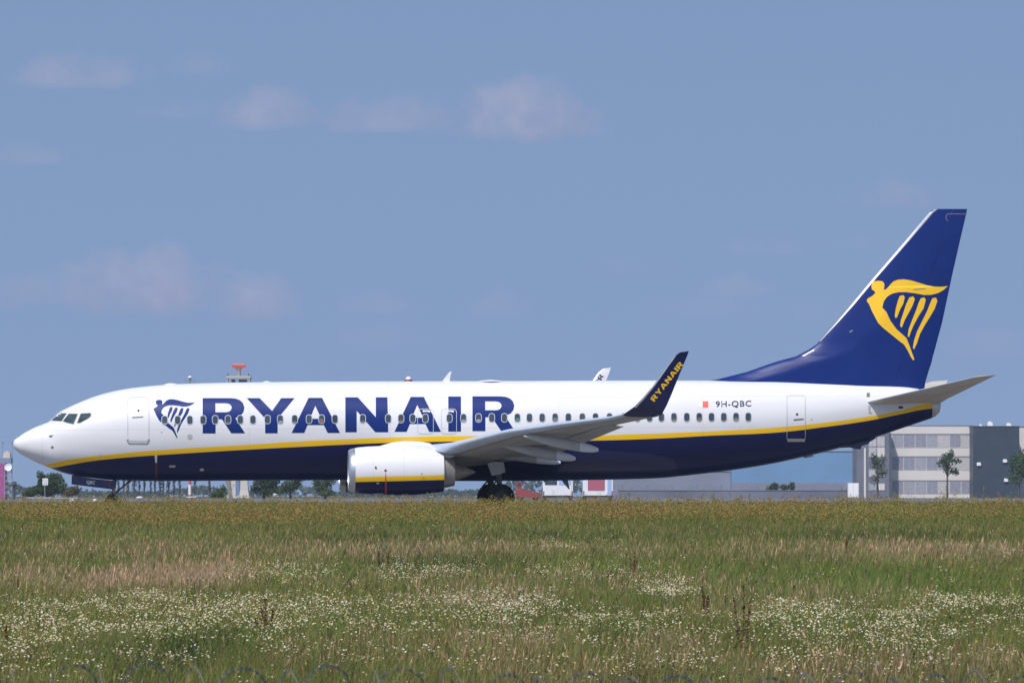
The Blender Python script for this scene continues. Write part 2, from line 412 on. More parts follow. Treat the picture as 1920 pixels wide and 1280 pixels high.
# fuselage
def build_fuselage():
    xs = [XN + (XT - XN) * 0 + 1e-3]
    a = 0.0
    while a < 5.5: a += 0.03 + a * 0.035; xs.append(XN + a)
    while xs[-1] < XT - .6: xs.append(xs[-1] + .42)
    xs.append(XT)
    NS = 72; V, F = [], []
    for x in xs:
        zt, zb, zc, w = sect(x)
        for i in range(NS):
            t = 2 * math.pi * i / NS
            c, s = math.cos(t), math.sin(t)
            if c >= 0: V.append((x, w * s, zc + (zt - zc) * c))
            else:
                k = abs(c); V.append((x, w * math.copysign((1 - k ** 2.25) ** .5, s) if abs(s) > 1e-6 else 0, zc - (zc - zb) * k))
    n = len(xs)
    for j in range(n - 1):
        for i in range(NS):
            F.append((j * NS + i, (j + 1) * NS + i, (j + 1) * NS + (i + 1) % NS, j * NS + (i + 1) % NS))
    V.append((XN - .004, 0, TOP(XN))); F += [(len(V) - 1, i, (i + 1) % NS) for i in range(NS)]
    o = mk('fuselage', V, F, M_LIV, jet, None, 50)
    # exhaust cap of the small tail turbine
    zt, zb, zc, w = sect(XT); x2, z2 = L(1762, 752, 0); _, z3 = L(1756, 774, 0)
    mb = MB(); rings = []
    for x, a, b, ww in ((XT - .01, zt, zb, w), (XT + .2, zt - .06, zb + .06, w * .9), (x2, z2, z3, w * .62), (x2 - .05, z2 - .05, z3 + .05, w * .5), (x2 - .5, z2 - .12, z3 + .08, w * .4)):
        sh = 0
        for i in range(24):
            t = 2 * math.pi * i / 24; zz = (a + b) / 2 + (a - b) / 2 * math.cos(t)
            lean = (zz - (a + b) / 2) * (.25 if x > XT + .1 else .12)
            mb.V.append((x + lean * .5, ww * math.sin(t), zz))
    for j in range(4):
        for i in range(24): mb.F.append((j * 24 + i, (j + 1) * 24 + i, (j + 1) * 24 + (i + 1) % 24, j * 24 + (i + 1) % 24)); mb.M.append(0 if j < 3 else 1)
    mb.build('tail_exhaust', [M_ALUD, M_DARK], jet, 40)
    return o
FUS = build_fuselage()


# flat outlines laid on the curved skin
def tess(loops):
    tri = tessellate_polygon([[Vector((x, y, 0)) for x, y in lp] for lp in loops])
    return [p for lp in loops for p in lp], tri


def decal(name, shapes, mat, parent, off=0.005, step=(8, 4), conf=P, cell=None):
    """shapes: list of loop lists in picture positions"""
    bm = bmesh.new()
    for loops in shapes:
        pts, tri = tess(loops)
        vs = [bm.verts.new((x, y, 0)) for x, y in pts]
        for t in tri:
            try: bm.faces.new([vs[i] for i in t])
            except ValueError: pass
    xs = [v.co.x for v in bm.verts]; ys = [v.co.y for v in bm.verts]
    for lo, hi, ax, stp in ((min(xs), max(xs), 0, step[0]), (min(ys), max(ys), 1, step[1])):
        c = lo + stp
        while c < hi:
            co = Vector((0, 0, 0)); co[ax] = c; no = Vector((0, 0, 0)); no[ax] = 1
            bmesh.ops.bisect_plane(bm, geom=bm.verts[:] + bm.edges[:] + bm.faces[:], plane_co=co, plane_no=no)
            c += stp
    for v in bm.verts: v.co = conf(v.co.x, v.co.y, off)
    bm.normal_update()
    for f in bm.faces:
        if f.normal.y > 0: f.normal_flip()
        f.smooth = True
    me = bpy.data.meshes.new(name); bm.to_mesh(me); bm.free(); me.materials.append(mat)
    o = bpy.data.objects.new(name, me); COL.objects.link(o); o.parent = parent
    return o


def rrect(x0, y0, x1, y1, r, n=5):
    out = []
    for cx, cy, a0 in ((x1 - r, y0 + r, -90), (x1 - r, y1 - r, 0), (x0 + r, y1 - r, 90), (x0 + r, y0 + r, 180)):
        for i in range(n + 1):
            a = R(a0 + 90 * i / n); out.append((cx + r * math.cos(a), cy + r * math.sin(a)))
    return out
def ring(x0, y0, x1, y1, r, t, n=5): return [rrect(x0 - t, y0 - t, x1 + t, y1 + t, r + t, n), rrect(x0, y0, x1, y1, r, n)[::-1]]
def disc(cx, cy, r, ry=None, n=14): return [(cx + r * math.cos(2 * math.pi * i / n), cy + (ry or r) * math.sin(2 * math.pi * i / n)) for i in range(n)]


GLY = {
    'R': [[(0, 0), (0, 1), (.66, 1), (.78, .985), (.88, .94), (.95, .86), (.985, .74), (.965, .61), (.90, .51), (.77, .435), (1.0, .005), (.675, .005), (.455, .40), (.305, .40), (.305, 0)],
          [(.30, .855), (.55, .855), (.63, .835), (.675, .78), (.685, .725), (.665, .66), (.62, .615), (.55, .60), (.30, .60)]],
    'Y': [[(0, 1), (.27, 1), (.53, .635), (.72, 1), (1, 1), (.645, .42), (.645, 0), (.385, 0), (.385, .42)]],
    'A': [[(0, 0), (.35, 1), (.63, 1), (1, 0), (.745, 0), (.665, .225), (.33, .225), (.262, 0)], [(.49, .77), (.615, .405), (.375, .405)]],
    'N': [[(0, 0), (0, 1), (.29, 1), (.71, .43), (.71, 1), (.98, 1), (1, 0), (.70, 0), (.265, .61), (.265, 0)]],
    'I': [[(0, 0), (0, 1), (1, 1), (1, 0)]]}
BOX = [('R', 380, 746, 459.5, 812.3), ('Y', 462.5, 746, 552.5, 812), ('A', 546.7, 745.5, 637.5, 811.3), ('N', 647.5, 744.5, 728, 810), ('A', 739.5, 743.8, 827, 809.3), ('I', 840.5, 743, 864.3, 808.8), ('R', 885.8, 742.7, 965.5, 808)]
title = [[[(x0 + (x1 - x0) * u, y1 - (y1 - y0) * v) for u, v in lp] for lp in GLY[g]] for g, x0, y0, x1, y1 in BOX]
decal('airline_lettering', title, M_BLUE, jet, 0.004, (14, 3))

HARP = [[(548, 545), (575, 541), (603, 545), (614, 563), (612, 585), (609, 600), (622, 598), (640, 580), (655, 562), (672, 546), (700, 535), (740, 532), (790, 540), (840, 555), (890, 570), (940, 580), (990, 580), (1028, 575), (1000, 600), (965, 620), (920, 632), (870, 633), (810, 622), (750, 615), (700, 616), (660, 626), (630, 645), (608, 675), (598, 715), (625, 745), (650, 800), (690, 855), (755, 912), (775, 960), (795, 1015), (808, 1050), (800, 1057), (785, 1035), (765, 995), (740, 955), (700, 925), (650, 885), (600, 845), (570, 815), (550, 775), (530, 735), (515, 695), (499, 672), (505, 657), (535, 640), (555, 620), (550, 608), (533, 597), (530, 575), (537, 552)],
        [(712, 640), (735, 634), (745, 648), (735, 690), (715, 725), (695, 775), (685, 785), (679, 770), (685, 725), (700, 670)],
        [(775, 650), (800, 642), (811, 660), (795, 705), (770, 750), (745, 795), (725, 845), (714, 835), (718, 800), (740, 735), (755, 690)],
        [(850, 655), (872, 648), (883, 665), (868, 720), (835, 770), (805, 825), (785, 870), (772, 908), (764, 900), (770, 855), (795, 790), (820, 730), (835, 685)],
        [(925, 655), (950, 650), (959, 672), (940, 725), (910, 775), (875, 830), (845, 885), (825, 945), (805, 987), (798, 975), (805, 930), (825, 870), (860, 800), (890, 740), (910, 690)]]
harp_f = [[[(287.5 + (x - 499) * 78 / 529, 748 + (y - 532) * 73 / 525) for x, y in lp]] for lp in HARP]
decal('harp_emblem', harp_f, M_BLUE, jet, 0.004, (10, 3))

# cabin windows
PANE_TONES = [pmat('seat back tone', (.16, .17, .18), .6), pmat('window reflection tone', (.30, .33, .36), .5), pmat('teal shirt tone', (.05, .20, .19), .7), pmat('skin tone shade', (.22, .12, .08), .7)]  # blind, seat and passenger tones; one paints a window reflection as colour
WX = [308.75, 333, 356, 380.75, 403.5, 427.5, 450.5, 474.25, 501.5, 525.5, 552.5, 579.5, 603, 628, 680, 728, 751.8, 773.8, 797.5, 842.5, 869, 897.2, 922, 945.6, 970, 992.7, 1016.5, 1040.8, 1065.6, 1091.8, 1116.5, 1142.8, 1169, 1195, 1217.8, 1240, 1263.6, 1287.6, 1311, 1334, 1357, 1380, 1403]
for cx in WX:
    cy = np.interp(cx, [309, 603, 922, 1116, 1403], [787.2, 785.3, 783, 782.2, 781.3])
    w = decal('cabin_window', [[rrect(cx - 4.9, cy - 7.6, cx + 4.9, cy + 7.6, 4.2, 4)]], M_GLASS, jet, 0.009, (40, 3.2))
    bl = {308.75: .2, 603: .55, 525.5: .35, 552.5: .25, 751.8: .3, 897.2: .35, 970: .5, 1040.8: .5, 1311: .45, 1380: .4, 1142.8: .3, 427.5: .25, 680: .22, 869: .3, 1263.6: .3}.get(cx)
    if bl: decal('window_tone', [[rrect(cx - 3.2, cy + 7 - 13 * bl, cx + 3.6, cy + 6.6, 1.6, 3)]], PANE_TONES[int(cx) % 4], w, 0.0115, (40, 3.2))
    decal('window_frame', [ring(cx - 4.9, cy - 7.6, cx + 4.9, cy + 7.6, 4.2, 1.15, 4)], M_FRAME, w, 0.014, (40, 3.2))

# doors and hatches
d = decal('door', [[rrect(240, 745, 278.6, 826, 6)]], M_LIV, jet, 0.006, (9, 4))
decal('door_seal', [ring(240, 745, 278.6, 826, 6, 1.0)], M_LINE, d, 0.012, (9, 4))
decal('door_window', [[disc(259.7, 769.4, 2.1)]], M_DARK, d, 0.012)
decal('handle', [[[(248, 781.3), (268.5, 780.2), (268.5, 782.2), (248, 783.6)]]], M_LINED, d, 0.014)
decal('sill', [[[(236.5, 824), (239, 824), (243, 830), (275, 830), (279, 824), (281.5, 824), (277, 832), (241, 832)]]], M_ALUD, d, 0.016, (9, 4))
d = decal('door', [[rrect(1476, 741.5, 1509.5, 826, 5)]], M_LIV, jet, 0.006, (9, 4))
decal('door_seal', [ring(1476, 741.5, 1509.5, 826, 5, 0.9)], M_LINE, d, 0.012, (9, 4))
decal('door_window', [[disc(1494.5, 776.5, 2.3)]], M_DARK, d, 0.012)
decal('handle', [[[(1488, 785.5), (1507, 784), (1507, 786.5), (1488, 788.5)]]], M_LINED, d, 0.014)
decal('sill', [[[(1476, 822), (1509.5, 822), (1509, 828), (1476.5, 828)]]], M_ALUD, d, 0.016, (9, 4))
for x0, x1 in ((783.5, 812), (828, 855.5)):
    e = decal('emergency_exit_outline', [ring(x0, 766.8, x1, 812.5, 6, 0.95)], M_FRAME, jet, 0.0105, (9, 3))
    decal('handle_cover', [[[(x0 + 9, 768.5), (x0 + 23, 769), (x0 + 23, 773), (x0 + 17, 771.5), (x0 + 9, 772)]]], M_WHT, e, 0.012)

# small skin details
vent = lambda name, pts, m: decal(name, [[pts]], m, jet, 0.008)
vent('static_port', disc(356, 818.5, 5), M_LINE)
vent('static_port', disc(98, 838.2, 2.6), M_LINED)
vent('probe', [(92, 815.5), (100, 815.5), (98.5, 817.5), (96, 820), (92, 819)], M_LINED)
vent('drain_mast', [(290, 853), (294.5, 853), (294.5, 867), (291, 867)], M_WHT)
vent('drain_line', [(291.3, 867), (294.5, 867), (294.5, 897), (291.5, 897)], M_REDL)
vent('vent', rrect(317, 872, 329, 876, 1.8), M_LINE)
vent('vent', disc(378.5, 880.3, 4.2, 2.8), M_LINE)
vent('vent', disc(303, 810.2, 1), M_LINED)
vent('vent', rrect(1625, 736, 1631, 744, 1), M_LINED)
vent('vent', disc(1522, 786.3, 1.2), M_LINED)
vent('tail_vent', disc(1689, 763.5, 5, 2.4), M_DARK)
vent('drain_mast', [(185, 851.3), (190, 851.3), (189, 853), (188, 859), (187, 859), (187, 853)], M_FRAME)
decal('flag', [[[(1308, 752.2), (1328, 751.7), (1328, 763.5), (1308, 764)]]], M_WHT, jet, 0.004)
decal('flag', [[[(1317.5, 752), (1328, 751.7), (1328, 763.5), (1317.5, 763.8)]]], M_FLAG, jet, 0.008)


def text_shapes(s, bold=0.0):
    cu = bpy.data.curves.new('lettering', 'FONT'); cu.body = s; cu.size = 1.0; cu.offset = bold; cu.resolution_u = 4; cu.space_character = 1.12
    o = bpy.data.objects.new('lettering', cu); COL.objects.link(o)
    dg = bpy.context.evaluated_depsgraph_get(); dg.update()
    me = o.evaluated_get(dg).to_mesh()
    V = np.array([v.co[:2] for v in me.vertices]); F = [tuple(p.vertices) for p in me.polygons]
    o.to_mesh_clear(); bpy.data.objects.remove(o); bpy.data.curves.remove(cu)
    V = (V - V.min(0)) / (V.max(0) - V.min(0))
    return V, F
def text_decal(name, s, x0, y0, x1, y1, mat, parent, conf, off, bold=0.0, slope=0.0):
    V, F = text_shapes(s, bold)
    Q = [conf(x0 + (x1 - x0) * u, y1 - (y1 - y0) * v + slope * u, off) for u, v in V]
    return mk(name, Q, [f[::-1] if False else f for f in F], mat, parent)
text_decal('registration', '9H-QBC', 1342, 751.7, 1408.5, 764.6, M_NAVY, jet, P, 0.013, 0.012, -1.2)

# cockpit glazing
CW = [[(97, 788), (108.5, 774.6), (125, 774.6), (115.2, 789)], [(118, 789.2), (129, 775.4), (145.6, 775.6), (137.8, 794.6), (126.5, 792.3)], [(144.7, 792.3), (151.5, 775.2), (169.8, 774), (170.5, 779.5), (165, 784.3), (150, 792.3)]]
def grow(poly, k):
    cx = sum(p[0] for p in poly) / len(poly); cy = sum(p[1] for p in poly) / len(poly)
    return [(cx + (x - cx) * k, cy + (y - cy) * k) for x, y in poly]
for q in CW:
    w = decal('cockpit_window', [[q]], M_CGLASS, jet, 0.008, (3, 3))
    decal('window_frame', [[grow(q, 1.13), q[::-1]]], M_LINE, w, 0.012, (3, 3))

# belly fairing round the wing roots
def fairing():
    V, F = [], []; n = 22
    x0, x1 = L(700, 880, 0)[0], L(1270, 880, 0)[0]
    J = 44
    for j in range(J + 1):
        t = j / J; x = x0 + (x1 - x0) * t
        k = math.sin(math.pi * t) ** .6 if 0 < j < J else 0
        zt, zb, zc, w = sect(x)
        zu = interp(ST_BOT, x) - .16 - .5 * (1 - k)
        half = []
        for i in range(n + 1):
            u = i / n; z = zu + (zb + .004 - zu) * (1 - (1 - u) ** 1.8)
            e = -.02 + .17 * k * min(1, u * 2.4) ** 1.2 * (1 - .35 * max(0, u - .6))
            h = fhalf(x, z)
            half.append((h * (1 + (e / 1.6)) + .002, z - (.07 * k * u ** 3 + .0)))
        for y, z in half: V.append((x, -y, z))
        for y, z in half[::-1]: V.append((x, y, z))
    m = 2 * (n + 1)
    for j in range(J):
        for i in range(m - 1): F.append((j * m + i, (j + 1) * m + i, (j + 1) * m + i + 1, j * m + i + 1))
    o = mk('belly_fairing', V, F, M_NAVY, jet, None, 50)
    bm = bmesh.new(); bm.from_mesh(o.data); bmesh.ops.recalc_face_normals(bm, faces=bm.faces); bm.to_mesh(o.data); bm.free()
fairing()

# ------------------------------------------------------------------ wings
def airfoil(n=22):
    up, lo = [], []
    for i in range(n + 1):
        x = .5 * (1 - math.cos(math.pi * i / n))
        y = 5 * (.2969 * x ** .5 - .126 * x - .3516 * x * x + .2843 * x ** 3 - .1036 * x ** 4)
        up.append((x, y * 1.1)); lo.append((x, -y * .9))
    return up, lo
AU, AL = airfoil()


def loft(name, secs, mats, parent, side, split=None, sm=35):
    """secs: (LE vector, TE vector, half thickness, direction of the upper side); the lower side may take its own material"""
    V, F, MI = [], [], []; n = len(AU); T = 2 * n
    for le, te, th, up in secs:
        for k, (x, y) in enumerate(AU): V.append(le.lerp(te, x) + up * (y * th))
        for k, (x, y) in enumerate(AL): V.append(le.lerp(te, x) + up * (y * th))
    for j in range(len(secs) - 1):
        for i in range(n - 1):
            a, b = j * T + i, (j + 1) * T + i
            F.append((a, a + 1, b + 1, b)); MI.append(0)
            F.append((a + n, b + n, b + n + 1, a + n + 1)); MI.append(1 if len(mats) > 1 else 0)
    for j in (0, len(secs) - 1):
        F.append(tuple([j * T + i for i in range(n)] + [j * T + n + i for i in range(n - 1, -1, -1)])); MI.append(0)
    o = mk(name, V, F, mats, parent, MI, sm)
    bm = bmesh.new(); bm.from_mesh(o.data); bmesh.ops.remove_doubles(bm, verts=bm.verts, dist=1e-5); bmesh.ops.recalc_face_normals(bm, faces=bm.faces); bm.to_mesh(o.data); bm.free()
    return o


def q3(px, py, y): x, z = L(px, py, y); return Vector((x, y, z))
LE_K, LE_T = q3(822, 841, -5.3), q3(1168, 775.5, -17.0)
TE_T = q3(1231, 781, -17.0)
def le_at(y):
    t = (-y - 5.3) / (17.0 - 5.3); return LE_K.lerp(LE_T, t)
UPW = Vector((0, -math.sin(R(6)), math.cos(R(6))))


LEPX = [(822, 841), (891, 823.5), (945, 810), (1042, 796), (1140, 783.5), (1168, 777)]


def wing_secs():
    ss = []
    r = le_at(-1.2); r.x -= .2
    te_k = Vector((LE_K.x + 4.75, -5.3, LE_K.z - .02))
    te_r = Vector((te_k.x - .35, -1.2, r.z + .12))
    ss.append((r, te_r, .95, UPW))
    ss.append((le_at(-3.2), te_r.lerp(te_k, .49), .78, UPW))
    tez = [(-17, TE_T.z), (-12.8, 3.47), (-5.3, te_k.z)]
    for i, (a, b) in enumerate(LEPX):
        y = -5.3 - (a - 822) / 346 * 11.7; t = (-y - 5.3) / 11.7
        le = q3(a, b, y); te = te_k.lerp(TE_T, t); te.z = interp(tez, y)
        if i == 5: te = TE_T
        ss.append((le, te, .54 + (.15 - .54) * t ** .8, UPW))
    return ss
WS = wing_secs()
mir = lambda v: Vector((v.x, -v.y, v.z))


def wl_secs():
    ss = [WS[-1]]
    for (a, b), (c, d_), y, ang, th in (((1189, 762.5), (1240.5, 777.5), -17.38, 30, .075), ((1206, 745), (1250, 760), -17.60, 58, .065), ((1226, 721), (1260, 737), -17.74, 74, .055), ((1250, 688), (1276, 697), -17.90, 80, .04), ((1266, 667), (1288.5, 667), -18.0, 82, .032), ((1275, 660), (1291.5, 658), -18.04, 82, .02)):
        ss.append((q3(a, b, y), q3(c, d_, y), th, Vector((0, math.sin(R(ang)), math.cos(R(ang))))))
    ss[0] = (ss[0][0] + Vector((0, -.003, 0)), ss[0][1] + Vector((0, -.003, 0)), ss[0][2], UPW)
    return ss
WLS = wl_secs()
msec = lambda ss: [(mir(a), mir(b), t, mir(u)) for a, b, t, u in ss]


def canoe(name, nose, tail, drop, wid, parent, droopx=.74):
    """flap track fairing, pale moving tail"""
    J, n = 16, 16; V, F, MI = [], [], []
    for j in range(J + 1):
        t = j / J; c = nose.lerp(tail, t)
        r = interp([(0, .06), (.1, .42), (.25, .75), (.45, 1), (.7, 1), (.85, .85), (.97, .55), (1, .3)], t)
        for i in range(n):
            a = 2 * math.pi * i / n
            V.append((c.x, c.y + wid * r * math.sin(a), c.z + drop * r * math.cos(a) * (1.0 if math.cos(a) < 0 else .9)))
    for j in range(J):
        for i in range(n):
            F.append((j * n + i, (j + 1) * n + i, (j + 1) * n + (i + 1) % n, j * n + (i + 1) % n)); MI.append(1 if (j + .5) / J > droopx else 0)
    F.append(tuple(range(J * n, J * n + n))); MI.append(1)
    F.append(tuple(range(n - 1, -1, -1))); MI.append(0)
    return mk(name, V, F, [M_GREYD, M_WHT], parent, MI, 40)


CAN = [(q3(936, 833, -7.3), q3(1079, 859.5, -7.3), .225, .17), (q3(981, 817, -10.6), q3(1122, 843, -10.6), .22, .15), (q3(870, 842, -3.6), q3(1051, 867, -3.6), .18, .16)]
for sgn in (1, -1):
    ws = WS if sgn == 1 else msec(WS)
    wing = loft('wing', ws, [M_GREY, M_GREY], jet, sgn)
    # slats along the leading edge, the sky's reflection put into their colour
    for a, b, nm in ((2, 7, 'slat'), (0, 2, 'inboard_leading_edge')):
        V, F = [], []
        idx = [('u', i) for i in range(6, -1, -1)] + [('l', i) for i in range(1, 6)]
        for le, te, th, up in ws[a:b + 1]:
            c = (te - le).length
            for w_, i in idx:
                x, y = (AU if w_ == 'u' else AL)[i]
                V.append(le.lerp(te, x) + up * (y * th) + up * (.006 if w_ == 'u' else -.006) - Vector((.006, 0, 0)))
        m = len(idx)
        for j in range(b - a):
            for i in range(m - 1): F.append((j * m + i, j * m + i + 1, (j + 1) * m + i + 1, (j + 1) * m + i))
        o = mk(nm, V, F, M_ALU, wing, None, 60)
        bm = bmesh.new(); bm.from_mesh(o.data); bmesh.ops.recalc_face_normals(bm, faces=bm.faces); bm.to_mesh(o.data); bm.free()
    # trailing edge flaps, a little proud below the wing
    V = []; F = []
    fl = [ws[1], ws[2], ws[5]]
    mbf = MB()
    for (l0, t0, h0, u0), (l1, t1, h1, u1) in ((fl[0], fl[1]), (fl[1], fl[2])):
        A0, A1 = l0.lerp(t0, .76), l1.lerp(t1, .76); B0, B1 = t0 + Vector((.22, 0, -.10)), t1 + Vector((.2, 0, -.09))
        dz0, dz1 = u0 * -(h0 * .24), u1 * -(h1 * .24)
        e = (A1 - A0).normalized() * .03
        mbf.add([A0 + dz0 + e, A1 + dz1 - e, B1 - e, B0 + e, A0 + dz0 * .3 + e, A1 + dz1 * .3 - e, B1 + Vector((0, 0, .03)) - e, B0 + Vector((0, 0, .03)) + e],
                [(0, 1, 2, 3), (4, 7, 6, 5), (0, 4, 5, 1), (1, 5, 6, 2), (2, 6, 7, 3), (3, 7, 4, 0)])
    mbf.build('flap', M_GREYD, wing)
    # joints on the lower side: behind the slats, ahead of the aileron, and along the tank panels
    def seam(name, a, b, x0, x1):
        V = []
        for le, te, th, up in ws[a:b + 1]:
            for x in (x0, x1):
                y = 5 * (.2969 * x ** .5 - .126 * x - .3516 * x * x + .2843 * x ** 3 - .1036 * x ** 4); V.append(le.lerp(te, x) - up * (.9 * y * th + .009))
        mk(name, V, [(2 * i, 2 * i + 1, 2 * i + 3, 2 * i + 2) for i in range(b - a)], M_LINED, wing)
    seam('slat_gap', 2, 7, .150, .160); seam('aileron_gap', 5, 7, .735, .75); seam('tank_panel_joint', 2, 7, .36, .364); seam('flap_gap', 2, 5, .735, .755)
    for nose, tail, dr, wd in CAN:
        canoe('flap_fairing', nose if sgn == 1 else mir(nose), tail if sgn == 1 else mir(tail), dr, wd, wing)
    # blended winglet: white inboard, navy outboard
    wl = WLS if sgn == 1 else msec(WLS)
    winglet = loft('winglet', wl, [M_WHT, M_NAVY], jet, sgn)
    V, F = [], []
    idx = [('u', 3), ('u', 1), ('u', 0), ('l', 1), ('l', 3)]
    for le, te, th, up in wl[1:-1]:
        for w_, i in idx:
            x, y = (AU if w_ == 'u' else AL)[i]
            V.append(le.lerp(te, x * 1.6) + up * (y * th * 1.1) + up * (.004 if w_ == 'u' else -.004) - Vector((.004, 0, 0)))
    m = len(idx)
    for j in range(len(wl) - 3):
        for i in range(m - 1): F.append((j * m + i, j * m + i + 1, (j + 1) * m + i + 1, (j + 1) * m + i))
    mk('leading_edge', V, F, M_ALUD, winglet, None, 60)
    # lettering along the winglet
    def wlp(s_, x, low, off):
        """point on the winglet: s_ along its height (section index), x along the chord"""
        s_ = min(max(s_, 0), len(wl) - 1.001); j = int(s_); t = s_ - j
        (l0, t0, h0, u0), (l1, t1, h1, u1) = wl[j], wl[j + 1]
        y = 5 * (.2969 * x ** .5 - .126 * x - .3516 * x * x + .2843 * x ** 3 - .1036 * x ** 4)
        f = lambda l, tt, h, u: l.lerp(tt, x) + u * ((-.9 * y * h - off) if low else (1.1 * y * h + off))
        return f(l0, t0, h0, u0).lerp(f(l1, t1, h1, u1), t)
    V, F = [], []
    wds = [('R', 1.0), ('Y', 1.05), ('A', 1.1), ('N', 1.0), ('A', 1.1), ('I', .32), ('R', 1.0)]
    tot = sum(w for _, w in wds) + .14 * 6; u = 0
    for g, w in wds:
        pts, tri = tess(GLY[g]); k = len(V)
        for a, b in pts:
            tt = (u + a * w) / tot
            if sgn == 1:
                qx, qy = 1217.6 + (1272.6 - 1217.6) * tt, 745.5 + (676.2 - 745.5) * tt          # foot of the line of letters
                qx += 9.6 * (1 - b) * .79 + 1.5; qy += 9.6 * (1 - b) * .61 + 1.0
            else:
                qx, qy = 1090 + (1124 - 1090) * tt, 765 + (700 - 765) * tt
                qx += 9.0 * (1 - b) * .85 + 0.5; qy += 9.0 * (1 - b) * .4 + 1.0
            # find the winglet surface under that picture position
            y = wl[3][0].y
            for _ in range(12):
                X, Z = L(qx, qy, y)
                best = None
                zs = [s[0].z * .5 + s[1].z * .5 for s in wl]
                # section whose chord passes through (X, Z)
                lo_, hi_ = 0.0, len(wl) - 1.001
                for _b in range(22):
                    mid = (lo_ + hi_) / 2; j = int(mid); t = mid - j
                    le = wl[j][0].lerp(wl[j + 1][0], t); te = wl[j][1].lerp(wl[j + 1][1], t)
                    xx = min(max((X - le.x) / (te.x - le.x), 0), 1)
                    if le.z + (te.z - le.z) * xx < Z: lo_ = mid
                    else: hi_ = mid
                p = wlp(lo_, xx, sgn == 1, .006); y = p.y
            V.append(p)
        for t3 in tri: F.append(tuple(i + k for i in t3))
        u += w + .14
    mk('lettering', V, F, M_YEL if sgn == 1 else M_NAVY, winglet)

# ------------------------------------------------------------------ engines
ENX0, ENZ = q3(652.5, 884, -4.83).x, None
EZT = L(740, 837.5, -4.83)[1]; EZB = L(740, 932, -4.83)[1]
ENZ = (EZT + EZB) / 2 + .03; ER = (EZT - EZB) / 2
exf = lambda px: L(px, 884, -4.83)[0]
est = lambda pts: [L(a, b, -5.75) for a, b in pts]
e1, e2 = est([(665, 893.9), (830, 890)]), est([(665, 903.3), (830, 899.4)])
ext = lambda p: [(-1, p[0][1] + (p[1][1] - p[0][1]) / (p[1][0] - p[0][0]) * (-1 - p[0][0])), *p, (39, p[1][1] + (p[1][1] - p[0][1]) / (p[1][0] - p[0][0]) * (39 - p[1][0]))]
M_NAC = livery('nacelle paint', ext(e1), ext(e2), [exf(755), exf(698)])


def lathe_x(name, prof, cy, mats, parent, mseq=None, flat=True, n=48, sm=40):
    V, F, MI = [], [], []
    for x, r, dz in prof:
        for i in range(n):
            a = 2 * math.pi * i / n; c, s_ = math.cos(a), math.sin(a)
            yy = r * s_; zz = r * c
            if flat and c < -.55: zz = -r * (.55 + (abs(c) - .55) * .82)
            V.append((x, cy + yy * (1.02 if flat else 1), ENZ + dz + zz))
    for j in range(len(prof) - 1):
        for i in range(n):
            F.append((j * n + i, j * n + (i + 1) % n, (j + 1) * n + (i + 1) % n, (j + 1) * n + i)); MI.append(mseq[j] if mseq else 0)
    o = mk(name, V, F, mats, parent, MI, sm)
    bm = bmesh.new(); bm.from_mesh(o.data); bmesh.ops.recalc_face_normals(bm, faces=bm.faces); bm.to_mesh(o.data); bm.free()
    return o


